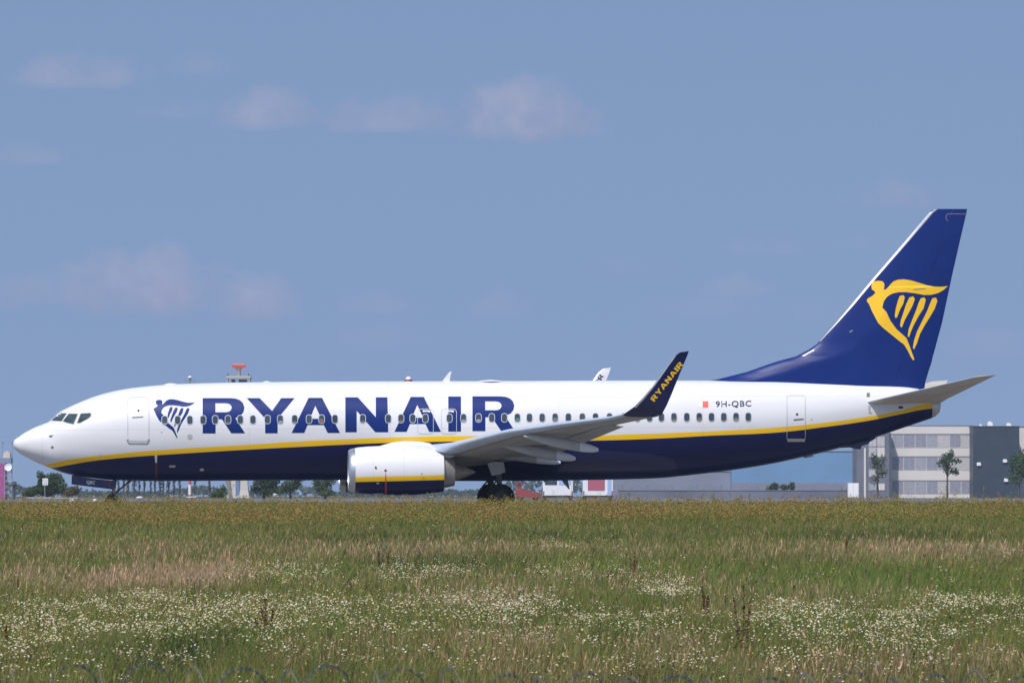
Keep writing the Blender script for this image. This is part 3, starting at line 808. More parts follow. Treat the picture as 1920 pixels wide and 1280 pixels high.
for cy in (-4.83, 4.83):
    X = exf
    cowl = lathe_x('engine', [(X(665), ER * .925, .0), (X(672), ER * .955, 0), (X(688), ER * .985, 0), (X(712), ER * 1.01, 0), (X(745), ER * 1.02, -.01), (X(775), ER * .99, -.02), (X(800), ER * .93, -.04), (X(818), ER * .865, -.05), (X(831), ER * .80, -.06), (X(829), ER * .775, -.06), (X(800), ER * .78, -.05)],
                   cy, [M_NAC, M_STEEL], jet, [0] * 8 + [1] * 2)
    lathe_x('inlet_lip', [(X(665), ER * .927, 0), (X(659), ER * .90, 0), (X(655), ER * .865, 0), (X(652.8), ER * .82, 0), (X(653.5), ER * .785, 0), (X(658), ER * .755, 0), (X(668), ER * .74, 0), (X(700), ER * .75, 0)], cy, [M_LIP, M_STEEL], cowl, [0] * 5 + [1] * 2)
    fan = MB(); fan.lathe((X(696), cy, ENZ), (-1, 0, 0), [(0, ER * .76), (0, .28), (.18, .24), (.42, .03), (.45, .005)], 32)
    for k in range(24):
        a = 2 * math.pi * k / 24; r0, r1 = .28, ER * .73
        p = lambda r, t: (X(696) - .06 + .05 * math.sin(t * 40), cy + r * math.sin(a + t), ENZ + r * math.cos(a + t))
        fan.add([p(r0, 0), p(r0, .16), p(r1, .20), p(r1, .05)], [(0, 1, 2, 3)])
    fan.build('fan', M_DARK, cowl)
    lathe_x('exhaust_nozzle', [(X(812), ER * .70, -.02), (X(832), ER * .64, -.02), (X(845), ER * .575, -.03), (X(852), ER * .54, -.03), (X(850), ER * .51, -.03), (X(838), ER * .50, -.03)], cy, [M_STEEL], cowl, flat=False, n=32)
    lathe_x('exhaust_cone', [(X(838), ER * .42, -.03), (X(852), ER * .37, -.03), (X(870), ER * .24, -.03), (X(885), ER * .10, -.03), (X(892), ER * .015, -.03)], cy, [M_CONE], cowl, flat=False, n=32)
    lathe_x('exhaust_core', [(X(848), ER * .50, -.03), (X(848.2), ER * .3, -.03)], cy, [M_DARK], cowl, flat=False, n=32)
    # pylon: a hump from the top of the cowl back under the leading edge of the wing
    top = [(700, 840), (714, 835), (735, 829), (757, 826.3), (785, 827), (805, 830), (815, 836), (823, 842), (832, 846), (842, 850), (852, 853)]
    bot = [(700, 846), (714, 846), (735, 846), (757, 847), (785, 848), (805, 852), (815, 857), (823, 860), (832, 860), (842, 858), (852, 856)]
    V, F = [], []; wd = [.03, .12, .20, .25, .27, .26, .25, .25, .22, .16, .04]
    for (a, b), (c, d_), w in zip(top, bot, wd):
        xx, z1 = L(a, b, -4.83); _, z0 = L(c, d_, -4.83)
        for k in range(9):
            t = math.pi * k / 8; V.append((xx, cy + w * math.cos(t), z0 + (z1 - z0) * (.45 + .55 * math.sin(t)) if 0 < k < 8 else z0))
    for j in range(len(top) - 1):
        for k in range(8): F.append((j * 9 + k, j * 9 + k + 1, (j + 1) * 9 + k + 1, (j + 1) * 9 + k))
    o = mk('pylon', V, F, M_WHT, jet, None, 50)
    bm = bmesh.new(); bm.from_mesh(o.data); bmesh.ops.recalc_face_normals(bm, faces=bm.faces); bm.to_mesh(o.data); bm.free()
    if cy < 0:
        def EP(px, py, off):
            y = -5.6
            for _ in range(8):
                x, z = L(px, py, y); k = min(abs(z - ENZ) / ER, .97); y = .4 * y + .6 * (cy - 1.02 * ER * math.sqrt(1 - k * k) * 1.0)
            return Vector((x, cy - 1.035 * ER * math.sqrt(1 - k * k) - off, z))
        decal('warning_stripe', [[[(722.6, 886), (723.4, 886), (724, 903), (725.2, 903), (724.6, 927), (721.6, 927), (722.2, 903)]]], M_RED, cowl, .012, conf=EP)
        for q in ([disc(704.5, 876, 1.8, 2.4)], [disc(722.8, 881.5, 2.4, 2.0)]): decal('warning_mark', [q], M_REDL, cowl, .012, conf=EP)
        for q in ([rrect(706, 904, 711, 907, .6)], [rrect(700, 924.6, 719, 926.4, .6)], [disc(791, 888, 2.2, 2.2)]): decal('latch', [q], M_LINE, cowl, .012, conf=EP)
        # strake
# ------------------------------------------------------------------ tail fin
FLE = [(1300, 716), (1341, 711.8), (1400, 697), (1455.7, 677.6), (1492, 668), (1517.6, 654.7), (1532, 644.6), (1546.5, 627), (1566.7, 604), (1640, 517), (1700, 449), (1740, 402.5), (1746, 395.5), (1753, 391.7)]
FTE = [(1733, 723.5), (1736.3, 711.8), (1740.6, 697), (1747, 677.6), (1749, 668), (1753, 654.7), (1755.5, 644.6), (1760.3, 627), (1766.5, 604), (1785, 517), (1800.5, 449), (1811, 404), (1812.6, 396), (1813.5, 393.7)]
fle = sorted([(z, x) for x, z in (L(a, b, 0) for a, b in FLE)]); fte = sorted([(z, x) for x, z in (L(a, b, 0) for a, b in FTE)])
hp = sorted([(L(a, b, 0)[1], L(a, b, 0)[0]) for a, b in ((1668, 740), (1783.5, 402), (1787, 391))])
ZF0, ZF1 = fle[0][0] - .3, L(1753, 391.7, 0)[1]
lex = lambda z: interp(fle, z); tex = lambda z: interp(fte, z); hix = lambda z: interp(hp, z)


def fin_half(x, z):
    t = (z - ZF0) / (ZF1 - ZF0); T = .34 * (1 - t) + .075
    d, e = x - lex(z), tex(z) - x
    return T * min(1, math.sqrt(max(d, 0) / 1.7)) * min(1, max(e + .03, 0) / 2.6) ** .8 + .004


def fin_mesh(name, x0f, x1f, zs, nx, mat, parent):
    V, F = [], []; n = nx + 1; nz_ = len(zs)
    for z in zs:
        a, b = x0f(z), x1f(z)
        for i in range(n):
            t = i / nx; t = t ** 1.7
            x = a + (b - a) * t; h = fin_half(x, z)
            V += [(x, -h, z), (x, h, z)]
    id_ = lambda j, i, s_: (j * n + i) * 2 + s_
    for j in range(nz_ - 1):
        for i in range(nx):
            F.append((id_(j, i, 0), id_(j, i + 1, 0), id_(j + 1, i + 1, 0), id_(j + 1, i, 0)))
            F.append((id_(j, i, 1), id_(j + 1, i, 1), id_(j + 1, i + 1, 1), id_(j, i + 1, 1)))
        F.append((id_(j, 0, 1), id_(j, 0, 0), id_(j + 1, 0, 0), id_(j + 1, 0, 1))); F.append((id_(j, nx, 0), id_(j, nx, 1), id_(j + 1, nx, 1), id_(j + 1, nx, 0)))
    j = nz_ - 1
    for i in range(nx): F.append((id_(j, i, 0), id_(j, i + 1, 0), id_(j, i + 1, 1), id_(j, i, 1)))
    return mk(name, V, F, mat, parent, None, 50)
zl = sorted(set([ZF0] + [z for z, _ in fle] + list(np.linspace(fle[0][0], ZF1, 34))))
fin = fin_mesh('tail_fin', lex, lambda z: hix(z) - .004, zl, 26, M_BLUE, jet)
fin_mesh('rudder', lambda z: hix(z) + .004, tex, zl, 12, M_BLUE, fin)
FP = lambda px, py, off: Vector((L(px, py, 0)[0], -fin_half(*L(px, py, 0)) - off, L(px, py, 0)[1]))
T6 = lambda lp: [(1480 + x / 3.4595, 370 + y / 3.4595) for x, y in lp]
decal('harp_emblem', [[T6(lp)] for lp in HARP], M_YEL, fin, .007, (8, 8), conf=FP)
V, F = [], []
zz = np.linspace(L(1536, 640, 0)[1], ZF1 - .01, 40)
for z in zz:
    w = .05 + .09 * min(1, (z - zz[0]) / 1.5); a = lex(z)
    V += [(a + w, -fin_half(a + w, z) - .006, z), (a + w * .3, -fin_half(a + w * .3, z) - .007, z), (a - .008, 0, z), (a + w * .3, fin_half(a + w * .3, z) + .007, z), (a + w, fin_half(a + w, z) + .006, z)]
for j in range(len(zz) - 1):
    for i in range(4): F.append((j * 5 + i, j * 5 + i + 1, j * 5 + 6 + i, j * 5 + 5 + i))
o = mk('leading_edge', V, F, M_ALUD, fin, None, 60)
bm = bmesh.new(); bm.from_mesh(o.data); bmesh.ops.recalc_face_normals(bm, faces=bm.faces); bm.to_mesh(o.data); bm.free()
decal('balance_tab_seam', [[T6([(1025, 105), (1155, 106), (1155, 111), (1028, 110), (1018, 125), (1018, 140), (1030, 152), (1024, 154), (1013, 142), (1013, 122)])]], M_LINED, fin, .008, (20, 20), conf=FP)
for q in ([(380, 872), (400, 860), (412, 864), (392, 878)], [(800, 597), (880, 590), (882, 594), (804, 602)]): decal('hinge_fairing', [[T6(q)]], M_LINED, fin, .012, (20, 20), conf=FP)

# ------------------------------------------------------------------ horizontal stabilisers
SR, STIP = q3(1611, 757.5, -.55), q3(1838, 704.5, -7.15)
STR, STT = q3(1766, 752.5, -.55), q3(1869, 702.3, -7.15)
UPS = Vector((0, -math.sin(R(7)), math.cos(R(7))))
ssec = [(SR + Vector((-.2, .3, -.04)), STR + Vector((.02, .3, -.04)), .20, UPS), (SR.lerp(STIP, .08), STR.lerp(STT, .08), .19, UPS), (SR.lerp(STIP, .5), STR.lerp(STT, .5), .125, UPS), (SR.lerp(STIP, .96), STR.lerp(STT, .965), .055, UPS), (STIP + Vector((.2, 0, .0)), STT, .02, UPS)]
for sgn in (1, -1):
    ss = ssec if sgn == 1 else msec(ssec)
    st_ = loft('horizontal_stabiliser', ss, [M_STAB, M_STAB], jet, sgn)
    V, F = [], []
    idx = [('u', 4), ('u', 2), ('u', 0), ('l', 2), ('l', 3)]
    for le, te, th, up in ss[1:-1]:
        for w_, i in idx:
            x, y = (AU if w_ == 'u' else AL)[i]; V.append(le.lerp(te, x) + up * (y * th) + up * (.005 if w_ == 'u' else -.005) - Vector((.005, 0, 0)))
    for j in range(len(ss) - 3):
        for i in range(4): F.append((j * 5 + i, j * 5 + i + 1, j * 5 + 6 + i, j * 5 + 5 + i))
    mk('leading_edge', V, F, M_ALU, st_, None, 60)
    # elevator seam
    V = []
    for le, te, th, up in ss[1:-1]:
        for x in (.69, .70):
            y = 5 * (.2969 * x ** .5 - .126 * x - .3516 * x * x + .2843 * x ** 3 - .1036 * x ** 4); V.append(le.lerp(te, x) - up * (.9 * y * th + .004))
    mk('elevator_gap', V, [(0, 1, 3, 2), (2, 3, 5, 4)], M_LINED, st_)
decal('stabiliser_guide', [[[(1627.5, 760), (1632, 760), (1631, 770), (1635, 773.5), (1629, 774)]]], M_GREYD, jet, .02)

# ------------------------------------------------------------------ landing gear
def wheel(mb, c, r, w):
    mb.lathe((c[0], c[1] - w / 2, c[2]), (0, 1, 0), [(0, r * .52), (0, r * .70), (w * .06, r * .88), (w * .22, r * .985), (w * .5, r), (w * .78, r * .985), (w * .94, r * .88), (w, r * .70), (w, r * .52)], 36, 0)
    mb.lathe((c[0], c[1] - w / 2 + .05, c[2]), (0, 1, 0), [(0.03, .02), (-.01, r * .12), (0.02, r * .2), (.03, r * .53), (w - .07, r * .53), (w - .06, r * .2), (w - .03, r * .12), (w - .07, .02)], 24, 1)


MGX = L(929.5, 932, 0)[0]; NGX = L(211, 940, 0)[0]
M_HUB = pmat('wheel hub', (0.06, 0.06, 0.065), 0.6, var=.2)
M_GEAR = pmat('gear steel', (0.10, 0.10, 0.105), 0.45, metal=.4, var=.1)
for sy in (-1, 1):
    g = MB(); yc = sy * 2.86
    g.tube((MGX, yc, .565), (MGX - .12, yc + sy * .25, 2.2), .10, .13, 14); g.tube((MGX, yc - .45, .565), (MGX, yc + .45, .565), .075, n=12)
    g.tube((MGX - .02, yc, .95), (MGX + .1, yc - sy * 1.5, 1.75), .05, n=10)
    g.tube((MGX - .16, yc, .72), (MGX - .38, yc, 1.0), .035, n=8); g.tube((MGX - .38, yc, 1.0), (MGX - .1, yc + .05, 1.3), .035, n=8)
    gear = g.build('main_landing_gear', M_GEAR, jet, 40)
    for dy in (-.43, .43):
        w = MB(); wheel(w, (MGX, yc + dy, .5655), .5655, .40); w.build('wheel', [M_TYRE, M_HUB], gear, 40)
    px = [(914, 870), (918, 866.5), (931, 865), (944.5, 866.5), (947.5, 884.5), (936, 889), (922.5, 891.5)]
    m = MB(); pts = [L(a, b, -3.35) for a, b in px]; m.prism(pts, 1, sy * 3.34, sy * 3.30); m.build('gear_door', M_GREY, gear)
g = MB()
g.tube((NGX, 0, .34), (NGX + .12, 0, 1.6), .06, .09, 14); g.tube((NGX, -.26, .343), (NGX, .26, .343), .045, n=10)
g.tube((NGX + .05, 0, .7), (NGX + .85, 0, 1.35), .04, n=8); g.tube((NGX - .06, 0, .42), (NGX - .22, 0, .6), .025, n=8); g.tube((NGX - .22, 0, .6), (NGX - .02, 0, .8), .025, n=8)
ng = g.build('nose_landing_gear', M_GEAR, jet, 40)
for dy in (-.2, .2):
    w = MB(); wheel(w, (NGX, dy, .343), .343, .2); w.build('wheel', [M_TYRE, M_HUB], ng, 40)
dpx = [(134.5, 891), (137, 890.5), (176, 897), (216, 901), (217.5, 905), (216.5, 917.5), (210, 917), (134, 907.5)]
for sy in (-1, 1):
    m = MB(); m.prism([L(a, b, -.5) for a, b in dpx], 1, sy * .5, sy * .46)
    dr = m.build('nose_gear_door', M_NAVY, jet)
    if sy == -1:
        text_decal('lettering', 'QBC', 162, 900.3, 178, 907.7, M_WHT, dr, lambda a, b, o_: q3(a, b, -.5 - .008), 0, .03, .8)
        V = [q3(a, b, -.507) for a, b in ((204, 900), (207, 900.3), (207, 916.6), (204, 916.2))]
        mk('warning_stripe', V, [(0, 1, 2, 3)], M_REDL, dr)

# ------------------------------------------------------------------ aerials and lamps
def blade(name, px, thick, mat, y=0.0):
    m = MB(); pts = [L(a, b, y) for a, b in px]; cx = sum(p[0] for p in pts) / len(pts)
    m.prism(pts, 1, y - thick, y + thick); o = m.build(name, mat, jet)
    for v in o.data.vertices:
        if v.co.x in (min(p[0] for p in pts), max(p[0] for p in pts)): v.co.y = y + (v.co.y - y) * .4
    return o
blade('aerial', [(828, 716), (842, 697.5), (847, 695.8), (844.5, 704), (843, 716)], .03, M_WHT)
blade('belly_aerial', [(1048, 892), (1063, 892), (1068.5, 917), (1066, 916), (1058, 907)], .03, pmat('aerial grey', (.22, .21, .17), .6))
blade('belly_aerial', [(1012, 886), (1021, 886), (1027, 902), (1020, 904)], .04, M_GREYD)
blade('tail_skid', [(1556, 841), (1575, 839.6), (1592, 838.4), (1609, 842), (1613.5, 841.5), (1614.5, 836), (1625, 832.5), (1629, 831.5), (1629, 829), (1644, 820), (1600, 822)], .10, M_NAVY)
blade('belly_aerial', [(1506, 855), (1522, 851), (1526, 855.5), (1508, 858.5)], .05, M_GREYD)
m = MB(); bx, bz = L(766, 714, 0); m.lathe((bx, 0, bz - .03), (0, 0, 1), [(0, .19), (.06, .17), (.09, .13)], 16, 0); m.lathe((bx, 0, bz + .06), (0, 0, 1), [(0, .12), (.05, .12), (.1, .08), (.13, .01)], 16, 1)
m.build('anti_collision_beacon', [M_REDL, pmat('beacon lens', (.8, .7, .7), .15)], jet, 50)
for px_, r_, h_ in ((321, .32, .05), (500, .2, .04), (920, .55, .05)):
    m = MB(); bx = L(px_, 700, 0)[0]
    m.lathe((bx, 0, TOP(bx) - .03), (0, 0, 1), [(0, r_), (h_, r_ * .8), (h_ + .035, .02)], 18)
    m.build('top_aerial', M_WHT, jet, 50)

# ------------------------------------------------------------------ background: what stands beyond the taxiway
def at(px, d): return Vector(((px - 960) / FPX * d, d + AWAY, float(gz(d))))
def hz(py, d): return far(960, py, d)[1]
LEAF = attr_mat('leaves', .3, .6)
BARK = pmat('bark', (.10, .08, .06), .9, var=.2)


def leaf_mesh(name, blobs, n, size, cols, seed):
    """many small leaf sprays through the volume of several lobes"""
    g = np.random.default_rng(seed); k = len(blobs)
    w = np.array([b[3] * b[4] * b[5] for b in blobs]); pick = g.choice(k, n, p=w / w.sum())
    B = np.array(blobs)[pick]
    v = g.normal(size=(n, 3)); v /= np.linalg.norm(v, axis=1, keepdims=True); r = g.random(n) ** .42
    C = B[:, :3] + v * B[:, 3:6] * r[:, None]
    nrm = v + g.normal(size=(n, 3)) * .7; nrm /= np.linalg.norm(nrm, axis=1, keepdims=True)
    a = np.cross(nrm, g.normal(size=(n, 3))); a /= np.linalg.norm(a, axis=1, keepdims=True); b = np.cross(nrm, a)
    s_ = size * g.uniform(.5, 1.3, n)[:, None]
    V = np.stack([C - a * s_, C - b * s_ * .6, C + a * s_, C + b * s_ * .6], 1).reshape(-1, 3)
    tone = g.random(k)[pick] * .6 + g.random(n) * .4
    c = np.array(cols[0])[None] * (1 - tone[:, None]) + np.array(cols[1])[None] * tone[:, None]
    return raw_mesh(name, V, np.arange(n * 4).reshape(n, 4), np.repeat(c, 4, 0), LEAF)


def raw_mesh(name, V, F, C, mat, tri=None):
    me = bpy.data.meshes.new(name)
    nv = len(V); me.vertices.add(nv); me.vertices.foreach_set('co', np.asarray(V, np.float32).ravel())
    faces = [F] + ([tri] if tri is not None else [])
    loops = np.concatenate([f.ravel() for f in faces]).astype(np.int32)
    tot = np.concatenate([np.full(len(f), f.shape[1]) for f in faces]).astype(np.int32)
    st_ = np.concatenate([[0], np.cumsum(tot)[:-1]]).astype(np.int32)
    me.loops.add(len(loops)); me.loops.foreach_set('vertex_index', loops)
    me.polygons.add(len(tot)); me.polygons.foreach_set('loop_start', st_)
    at_ = me.attributes.new('Col', 'FLOAT_COLOR', 'POINT')
    at_.data.foreach_set('color', np.concatenate([np.asarray(C, np.float32), np.ones((nv, 1), np.float32)], 1).ravel())
    me.materials.append(mat); me.update(calc_edges=True); me.validate()
    return me


def link(me, name, parent=None):
    o = bpy.data.objects.new(name, me); COL.objects.link(o)
    if parent is not None: o.parent = parent
    return o


def tree(name, loc, lobes, trunk_h, trunk_r, n, size, cols, label, cat='tree', group=None, seed=1):
    root = empty(name, loc); tag(root, label, cat, group)
    link(leaf_mesh('crown', lobes, n, size, cols, seed), 'crown', root)
    m = MB(); top = Vector((lobes[0][0] * .6, lobes[0][1] * .6, trunk_h))
    m.tube((0, 0, -.1), top * .55, trunk_r, trunk_r * .75, 8); m.tube(top * .55, top, trunk_r * .75, trunk_r * .35, 8)
    for b in lobes[1:4]: m.tube(top * .6, Vector(b[:3]), trunk_r * .4, trunk_r * .12, 6)
    m.build('trunk', BARK, root, 40)
    return root


def lobes_px(px0, d, spec):
    """lobes given as picture ellipses (column, row, half width, half height) at distance d, relative to the foot"""
    s_ = d / FPX; z0 = float(gz(d)); out = []
    for cx, cy, rx, ry in spec:
        out.append(((cx - px0) * s_, random.uniform(-.4, .4) * rx * s_, hz(cy, d) - z0, rx * s_, max(rx, ry) * s_ * .9, ry * s_))
    return out
DG = [(.030, .055, .022), (.075, .115, .042)]
OG = [(.05, .075, .025), (.11, .15, .05)]

TREES = [
    ('broadleaf_tree', 88, 800, [(92, 908, 22, 20), (78, 897, 7, 14), (73, 890, 6, 8), (108, 900, 14, 14), (100, 894, 10, 10), (88, 918, 30, 12), (116, 914, 12, 14)], 3800, .17, DG, 'dark dense tree below the nose of the airliner', 'tree'),
    ('bush', 58, 790, [(58, 922, 12, 10), (50, 926, 9, 7), (66, 917, 8, 7)], 1000, .15, OG, 'low green bush left of the dark tree by the nose', 'bush'),
    ('bush', 135, 790, [(136, 921, 12, 10), (143, 917, 6, 8), (128, 925, 10, 7)], 900, .15, [(.09, .08, .035), (.15, .12, .06)], 'low brownish bush right of the dark tree by the nose', 'bush'),
    ('broadleaf_tree', 495, 800, [(495, 905, 22, 22), (478, 916, 10, 10), (512, 900, 14, 18), (505, 922, 20, 9), (485, 893, 12, 12)], 2600, .17, DG, 'dark tree beside the white tower foot, under the fuselage', 'tree'),
    ('broadleaf_tree', 545, 820, [(543, 911, 17, 11), (556, 907, 12, 6), (530, 917, 12, 8), (560, 897, 14, 7)], 1500, .17, OG, 'spreading green tree under the middle of the airline lettering', 'tree'),
    ('broadleaf_tree', 610, 850, [(606, 913, 17, 15), (618, 900, 13, 12), (594, 904, 9, 13), (612, 924, 18, 7)], 1300, .18, OG, 'loose tree just left of the far engine', 'tree'),
    ('bush', 410, 850, [(412, 925, 14, 8), (400, 929, 10, 5), (418, 915, 6, 8)], 700, .16, OG, 'low green bush left of the white tower foot', 'bush'),
    ('broadleaf_tree', 1776, 1100, [(1776, 862, 14, 15), (1766, 868, 11, 9), (1783, 851, 7, 10), (1795, 864, 9, 7), (1789, 884, 9, 9), (1776, 880, 10, 10)], 1100, .22, [(.05, .085, .03), (.10, .15, .05)], 'slender green tree in front of the white banded office building', 'tree'),
    ('broadleaf_tree', 1910, 1080, [(1912, 872, 22, 24), (1900, 862, 12, 14), (1925, 855, 18, 18), (1905, 894, 18, 16), (1930, 885, 18, 18)], 2000, .22, [(.045, .085, .025), (.10, .16, .045)], 'full green tree before the dark slate building at the right edge', 'tree'),
    ('broadleaf_tree', 1646, 1120, [(1644, 868, 13, 14), (1652, 884, 12, 14), (1638, 858, 8, 12), (1656, 862, 8, 12), (1640, 898, 9, 12)], 700, .22, [(.07, .09, .04), (.12, .14, .07)], 'thin pale tree in front of the grey stair block', 'tree'),
    ('bush', 1452, 1000, [(1452, 912, 10, 8), (1442, 916, 8, 6), (1470, 914, 9, 7), (1484, 911, 8, 9)], 600, .2, DG, 'dark bush in front of the blue hall', 'bush'),
]
for i, (nm, px, d, spec, n, sz, cols, lab, cat) in enumerate(TREES):
    lb = lobes_px(px, d, spec); tree(nm, at(px, d), lb, max(b[2] for b in lb) * .8, .12 if cat == 'bush' else .2, n, sz, cols, lab, cat, seed=20 + i)

# the row of slim trees seen between belly and grass
pm = None
for i, (px, wd, tall) in enumerate([(222, .8, 7), (232.5, .6, 6.5), (240.6, .9, 8), (252, 1.5, 9), (261, .7, 7), (271, .6, 6), (282.5, .8, 8), (291, .7, 7), (300, 1.3, 9), (307, .6, 7), (316, 1.2, 8.5), (326, .8, 7), (337, .9, 9), (365, .7, 7.5), (393, .7, 7)]):
    d = 1450; root = empty('slim_tree', at(px, d)); tag(root, 'slim columnar tree in the row under the forward fuselage', 'tree', 'slim trees in the row under the forward fuselage')
    h_ = 12 + tall * .5
    link(leaf_mesh('crown', [(random.uniform(-.1, .1), 0, h_ * f, wd * .55 * k_, wd * .55, h_ * .16) for f, k_ in ((.18, .8), (.32, 1), (.5, 1.1), (.68, .9), (.85, .6))], int(240 + 260 * wd), .24, [(.035, .05, .035), (.07, .09, .055)], 60 + i), 'crown', root)
    m = MB(); m.tube((0, 0, -.1), (0, 0, h_ * .8), .16, .05, 6); m.build('trunk', BARK, root)

# distant wood on the horizon
g = np.random.default_rng(4); n = 26000
X = g.uniform(-1500, 1500, n); D = g.uniform(2900, 3100, n)
hh = 5.0 + 3.5 * np.sin(X * .013) + 3 * np.sin(X * .045 + 1) + 2 * np.sin(X * .11)
Z = gz(D) + g.random(n) ** .6 * np.maximum(hh, 2)
C = np.stack([X, D + AWAY, Z], 1); a = g.normal(size=(n, 3)); b = g.normal(size=(n, 3)); a /= np.linalg.norm(a, axis=1)[:, None]; b /= np.linalg.norm(b, axis=1)[:, None]
V = np.stack([C - a * 1.5, C - b * 1.2, C + a * 1.5, C + b * 1.2], 1).reshape(-1, 3)
c = np.repeat(np.array([[.05, .075, .035]]) * g.uniform(.6, 1.3, n)[:, None], 4, 0)
tag(link(raw_mesh('far_wood', V, np.arange(n * 4).reshape(n, 4), c, LEAF), 'far_wood'), 'far wood along the horizon', 'wood', kind='stuff')

# ---- buildings on the right
B_WHITE = pmat('white facade panels', (.70, .66, .63), .7, var=.06, vscale=.2)
B_SLATE = pmat('slate facade', (.035, .052, .078), .5, var=.15, vscale=.3)
B_GREY = pmat('grey facade', (.155, .165, .215), .7, var=.15, vscale=.3)
B_BLUE = pmat('hazed blue cladding', (.16, .30, .50), .5, var=.10, vscale=.12)  # hall cladding colours are paled in place of thicker haze
B_LIL = pmat('hazed grey cladding', (.23, .25, .33), .6, var=.15, vscale=.08)
B_LIL2 = pmat('hazed grey door', (.21, .23, .305), .6, var=.15)
B_ROOF = pmat('roof felt', (.20, .20, .21), .9)
WIN = [pmat('window glass pale', (.36, .36, .42), .3, var=.2), pmat('window blind', (.52, .50, .51), .5, var=.1), pmat('window glass grey', (.29, .29, .36), .25, var=.2)]
FRM = pmat('window frame', (.45, .45, .48), .5)
LAMPW = pmat('white lamp housing', (.85, .85, .85), .4)


def block(root, name, px0, px1, py_top, d, depth, mat, zb=None, roof=True, parapet=.35):
    x0, x1 = (px0 - 960) / FPX * d, (px1 - 960) / FPX * d; y0 = d + AWAY
    z1 = hz(py_top, d); z0 = float(gz(d)) - .3
    o = root.location
    m = MB(); m.box((x0 - o.x, y0 - o.y, z0 - o.z), (x1 - o.x, y0 + depth - o.y, z1 - o.z)); w = m.build(name, mat, root)
    if roof:
        m = MB(); t = .12
        m.box((x0 - o.x - t, y0 - o.y - t, z1 - o.z), (x1 - o.x + t, y0 + depth - o.y + t, z1 - o.z + .12)); m.build('roof', B_ROOF, root)
    return x0 - o.x, x1 - o.x, y0 - o.y, z1 - o.z


def windows(root, d, rows, x0, x1, nwin, y, fr=.06, gap=.12, mats=WIN, seed=0):
    rg = random.Random(seed); zo = root.location.z
    for pa, pb in rows:
        za, zb = hz(pb, d) - zo, hz(pa, d) - zo; w = (x1 - x0) / nwin
        for k in range(nwin):
            a, b = x0 + k * w + gap, x0 + (k + 1) * w - gap
            m = MB(); m.box((a, y - .05, za), (b, y - .012, zb)); o = m.build('window', rg.choice(mats), root)
            m = MB(); t = fr
            for q in (((a - t, y - .09, za - t), (b + t, y - .004, za)), ((a - t, y - .09, zb), (b + t, y - .004, zb + t)), ((a - t, y - .09, za), (a, y - .004, zb)), ((b, y - .09, za), (b + t, y - .004, zb)), (((a + b) / 2 - .03, y - .08, za), ((a + b) / 2 + .03, y - .051, zb))): m.box(*q)
            m.build('window_frame', FRM, o)


r = empty('office_building', at(1750, 1250)); tag(r, 'white office building with horizontal window bands behind the tail', 'building')
x0, x1, y, z1 = block(r, 'wall', 1668, 1826, 798, 1250, 16, B_WHITE)
windows(r, 1250, [(815, 838), (857, 880), (902, 924)], x0 + .5, x1 - .3, 7, y, seed=3)
for pa, pb in ((800, 813), (840, 855), (882, 900)):
    m = MB(); m.box((x0 - .02, y - .16, hz(pb, 1250) - r.location.z), (x1 - .05, y - .003, hz(pa, 1250) - r.location.z)); m.build('spandrel_band', B_WHITE, r)
r = empty('slate_building', at(1868, 1240)); tag(r, 'dark slate clad building block at the right edge', 'building')
x0, x1, y, z1 = block(r, 'wall', 1824.5, 1911, 799, 1240, 15, B_SLATE)
for px_, w_, h_ in ((1858, 1.0, .9), (1893, .9, .6), (1840, .5, .35)):
    m = MB(); cx = (px_ - 960) / FPX * 1240 - r.location.x
    m.box((cx - w_ / 2, y + 2, z1 + .12), (cx + w_ / 2, y + 3.2, z1 + .12 + h_ * .7)); m.lathe((cx, y + 2.6, z1 + .12 + h_ * .7), (0, 0, 1), [(0, w_ * .4), (h_ * .25, w_ * .45), (h_ * .3, .05)], 12); m.build('roof_vent', LAMPW, r)
for px_, py_ in ((1835, 870.5), (1884, 864.5), (1886, 900.5)):
    m = MB(); cx = (px_ - 960) / FPX * 1240 - r.location.x; cz = hz(py_, 1240) - r.location.z
    m.box((cx - .42, y - .35, cz - .22), (cx + .42, y - .004, cz + .25)); m.prism([(cx - .42, cz + .25), (cx + .42, cz + .25), (cx + .3, cz + .42), (cx - .3, cz + .42)], 1, y - .3, y - .004); m.build('wall_lamp', LAMPW, r)
r = empty('white_building', at(1950, 1255)); tag(r, 'white building end beyond the dark slate block at the frame edge', 'building')
x0, x1, y, z1 = block(r, 'wall', 1911.5, 2040, 800, 1255, 14, B_WHITE)
windows(r, 1255, [(815, 838), (857, 880), (902, 924)], x0 + 1.4, x1 - .6, 5, y, seed=5)
r = empty('stair_building', at(1637, 1246)); tag(r, 'grey stair block between the blue hall and the white office', 'building')
x0, x1, y, z1 = block(r, 'wall', 1606, 1667.5, 803, 1246, 15, B_GREY)
windows(r, 1246, [(818, 836), (838, 856), (880, 893), (906, 918)], x0 + 2.4, x1 - .9, 2, y, mats=[WIN[1], B_WHITE, WIN[0]], seed=2)
m = MB(); m.box((x0 + 1.5, y - .2, -.2), (x0 + 1.9, y - .003, z1 - 4)); m.build('downpipe', B_WHITE, r)
r = empty('blue_hall', at(1500, 1300)); tag(r, 'long blue clad hall under the tail of the airliner', 'hall')
x0, x1, y, z1 = block(r, 'wall', 1372, 1606.5, 846, 1300, 40, B_BLUE)
m = MB(); m.box((x0, y - .2, -.2), (x1, y - .003, hz(904, 1300) - r.location.z)); m.build('plinth', B_LIL, r)
for k in range(4):
    a = x0 + 2 + k * (x1 - x0 - 3) / 4; m = MB(); m.box((a, y - .3, 0), (a + 3.6, y - .203, hz(908, 1300) - r.location.z)); m.build('door', B_LIL2, r)
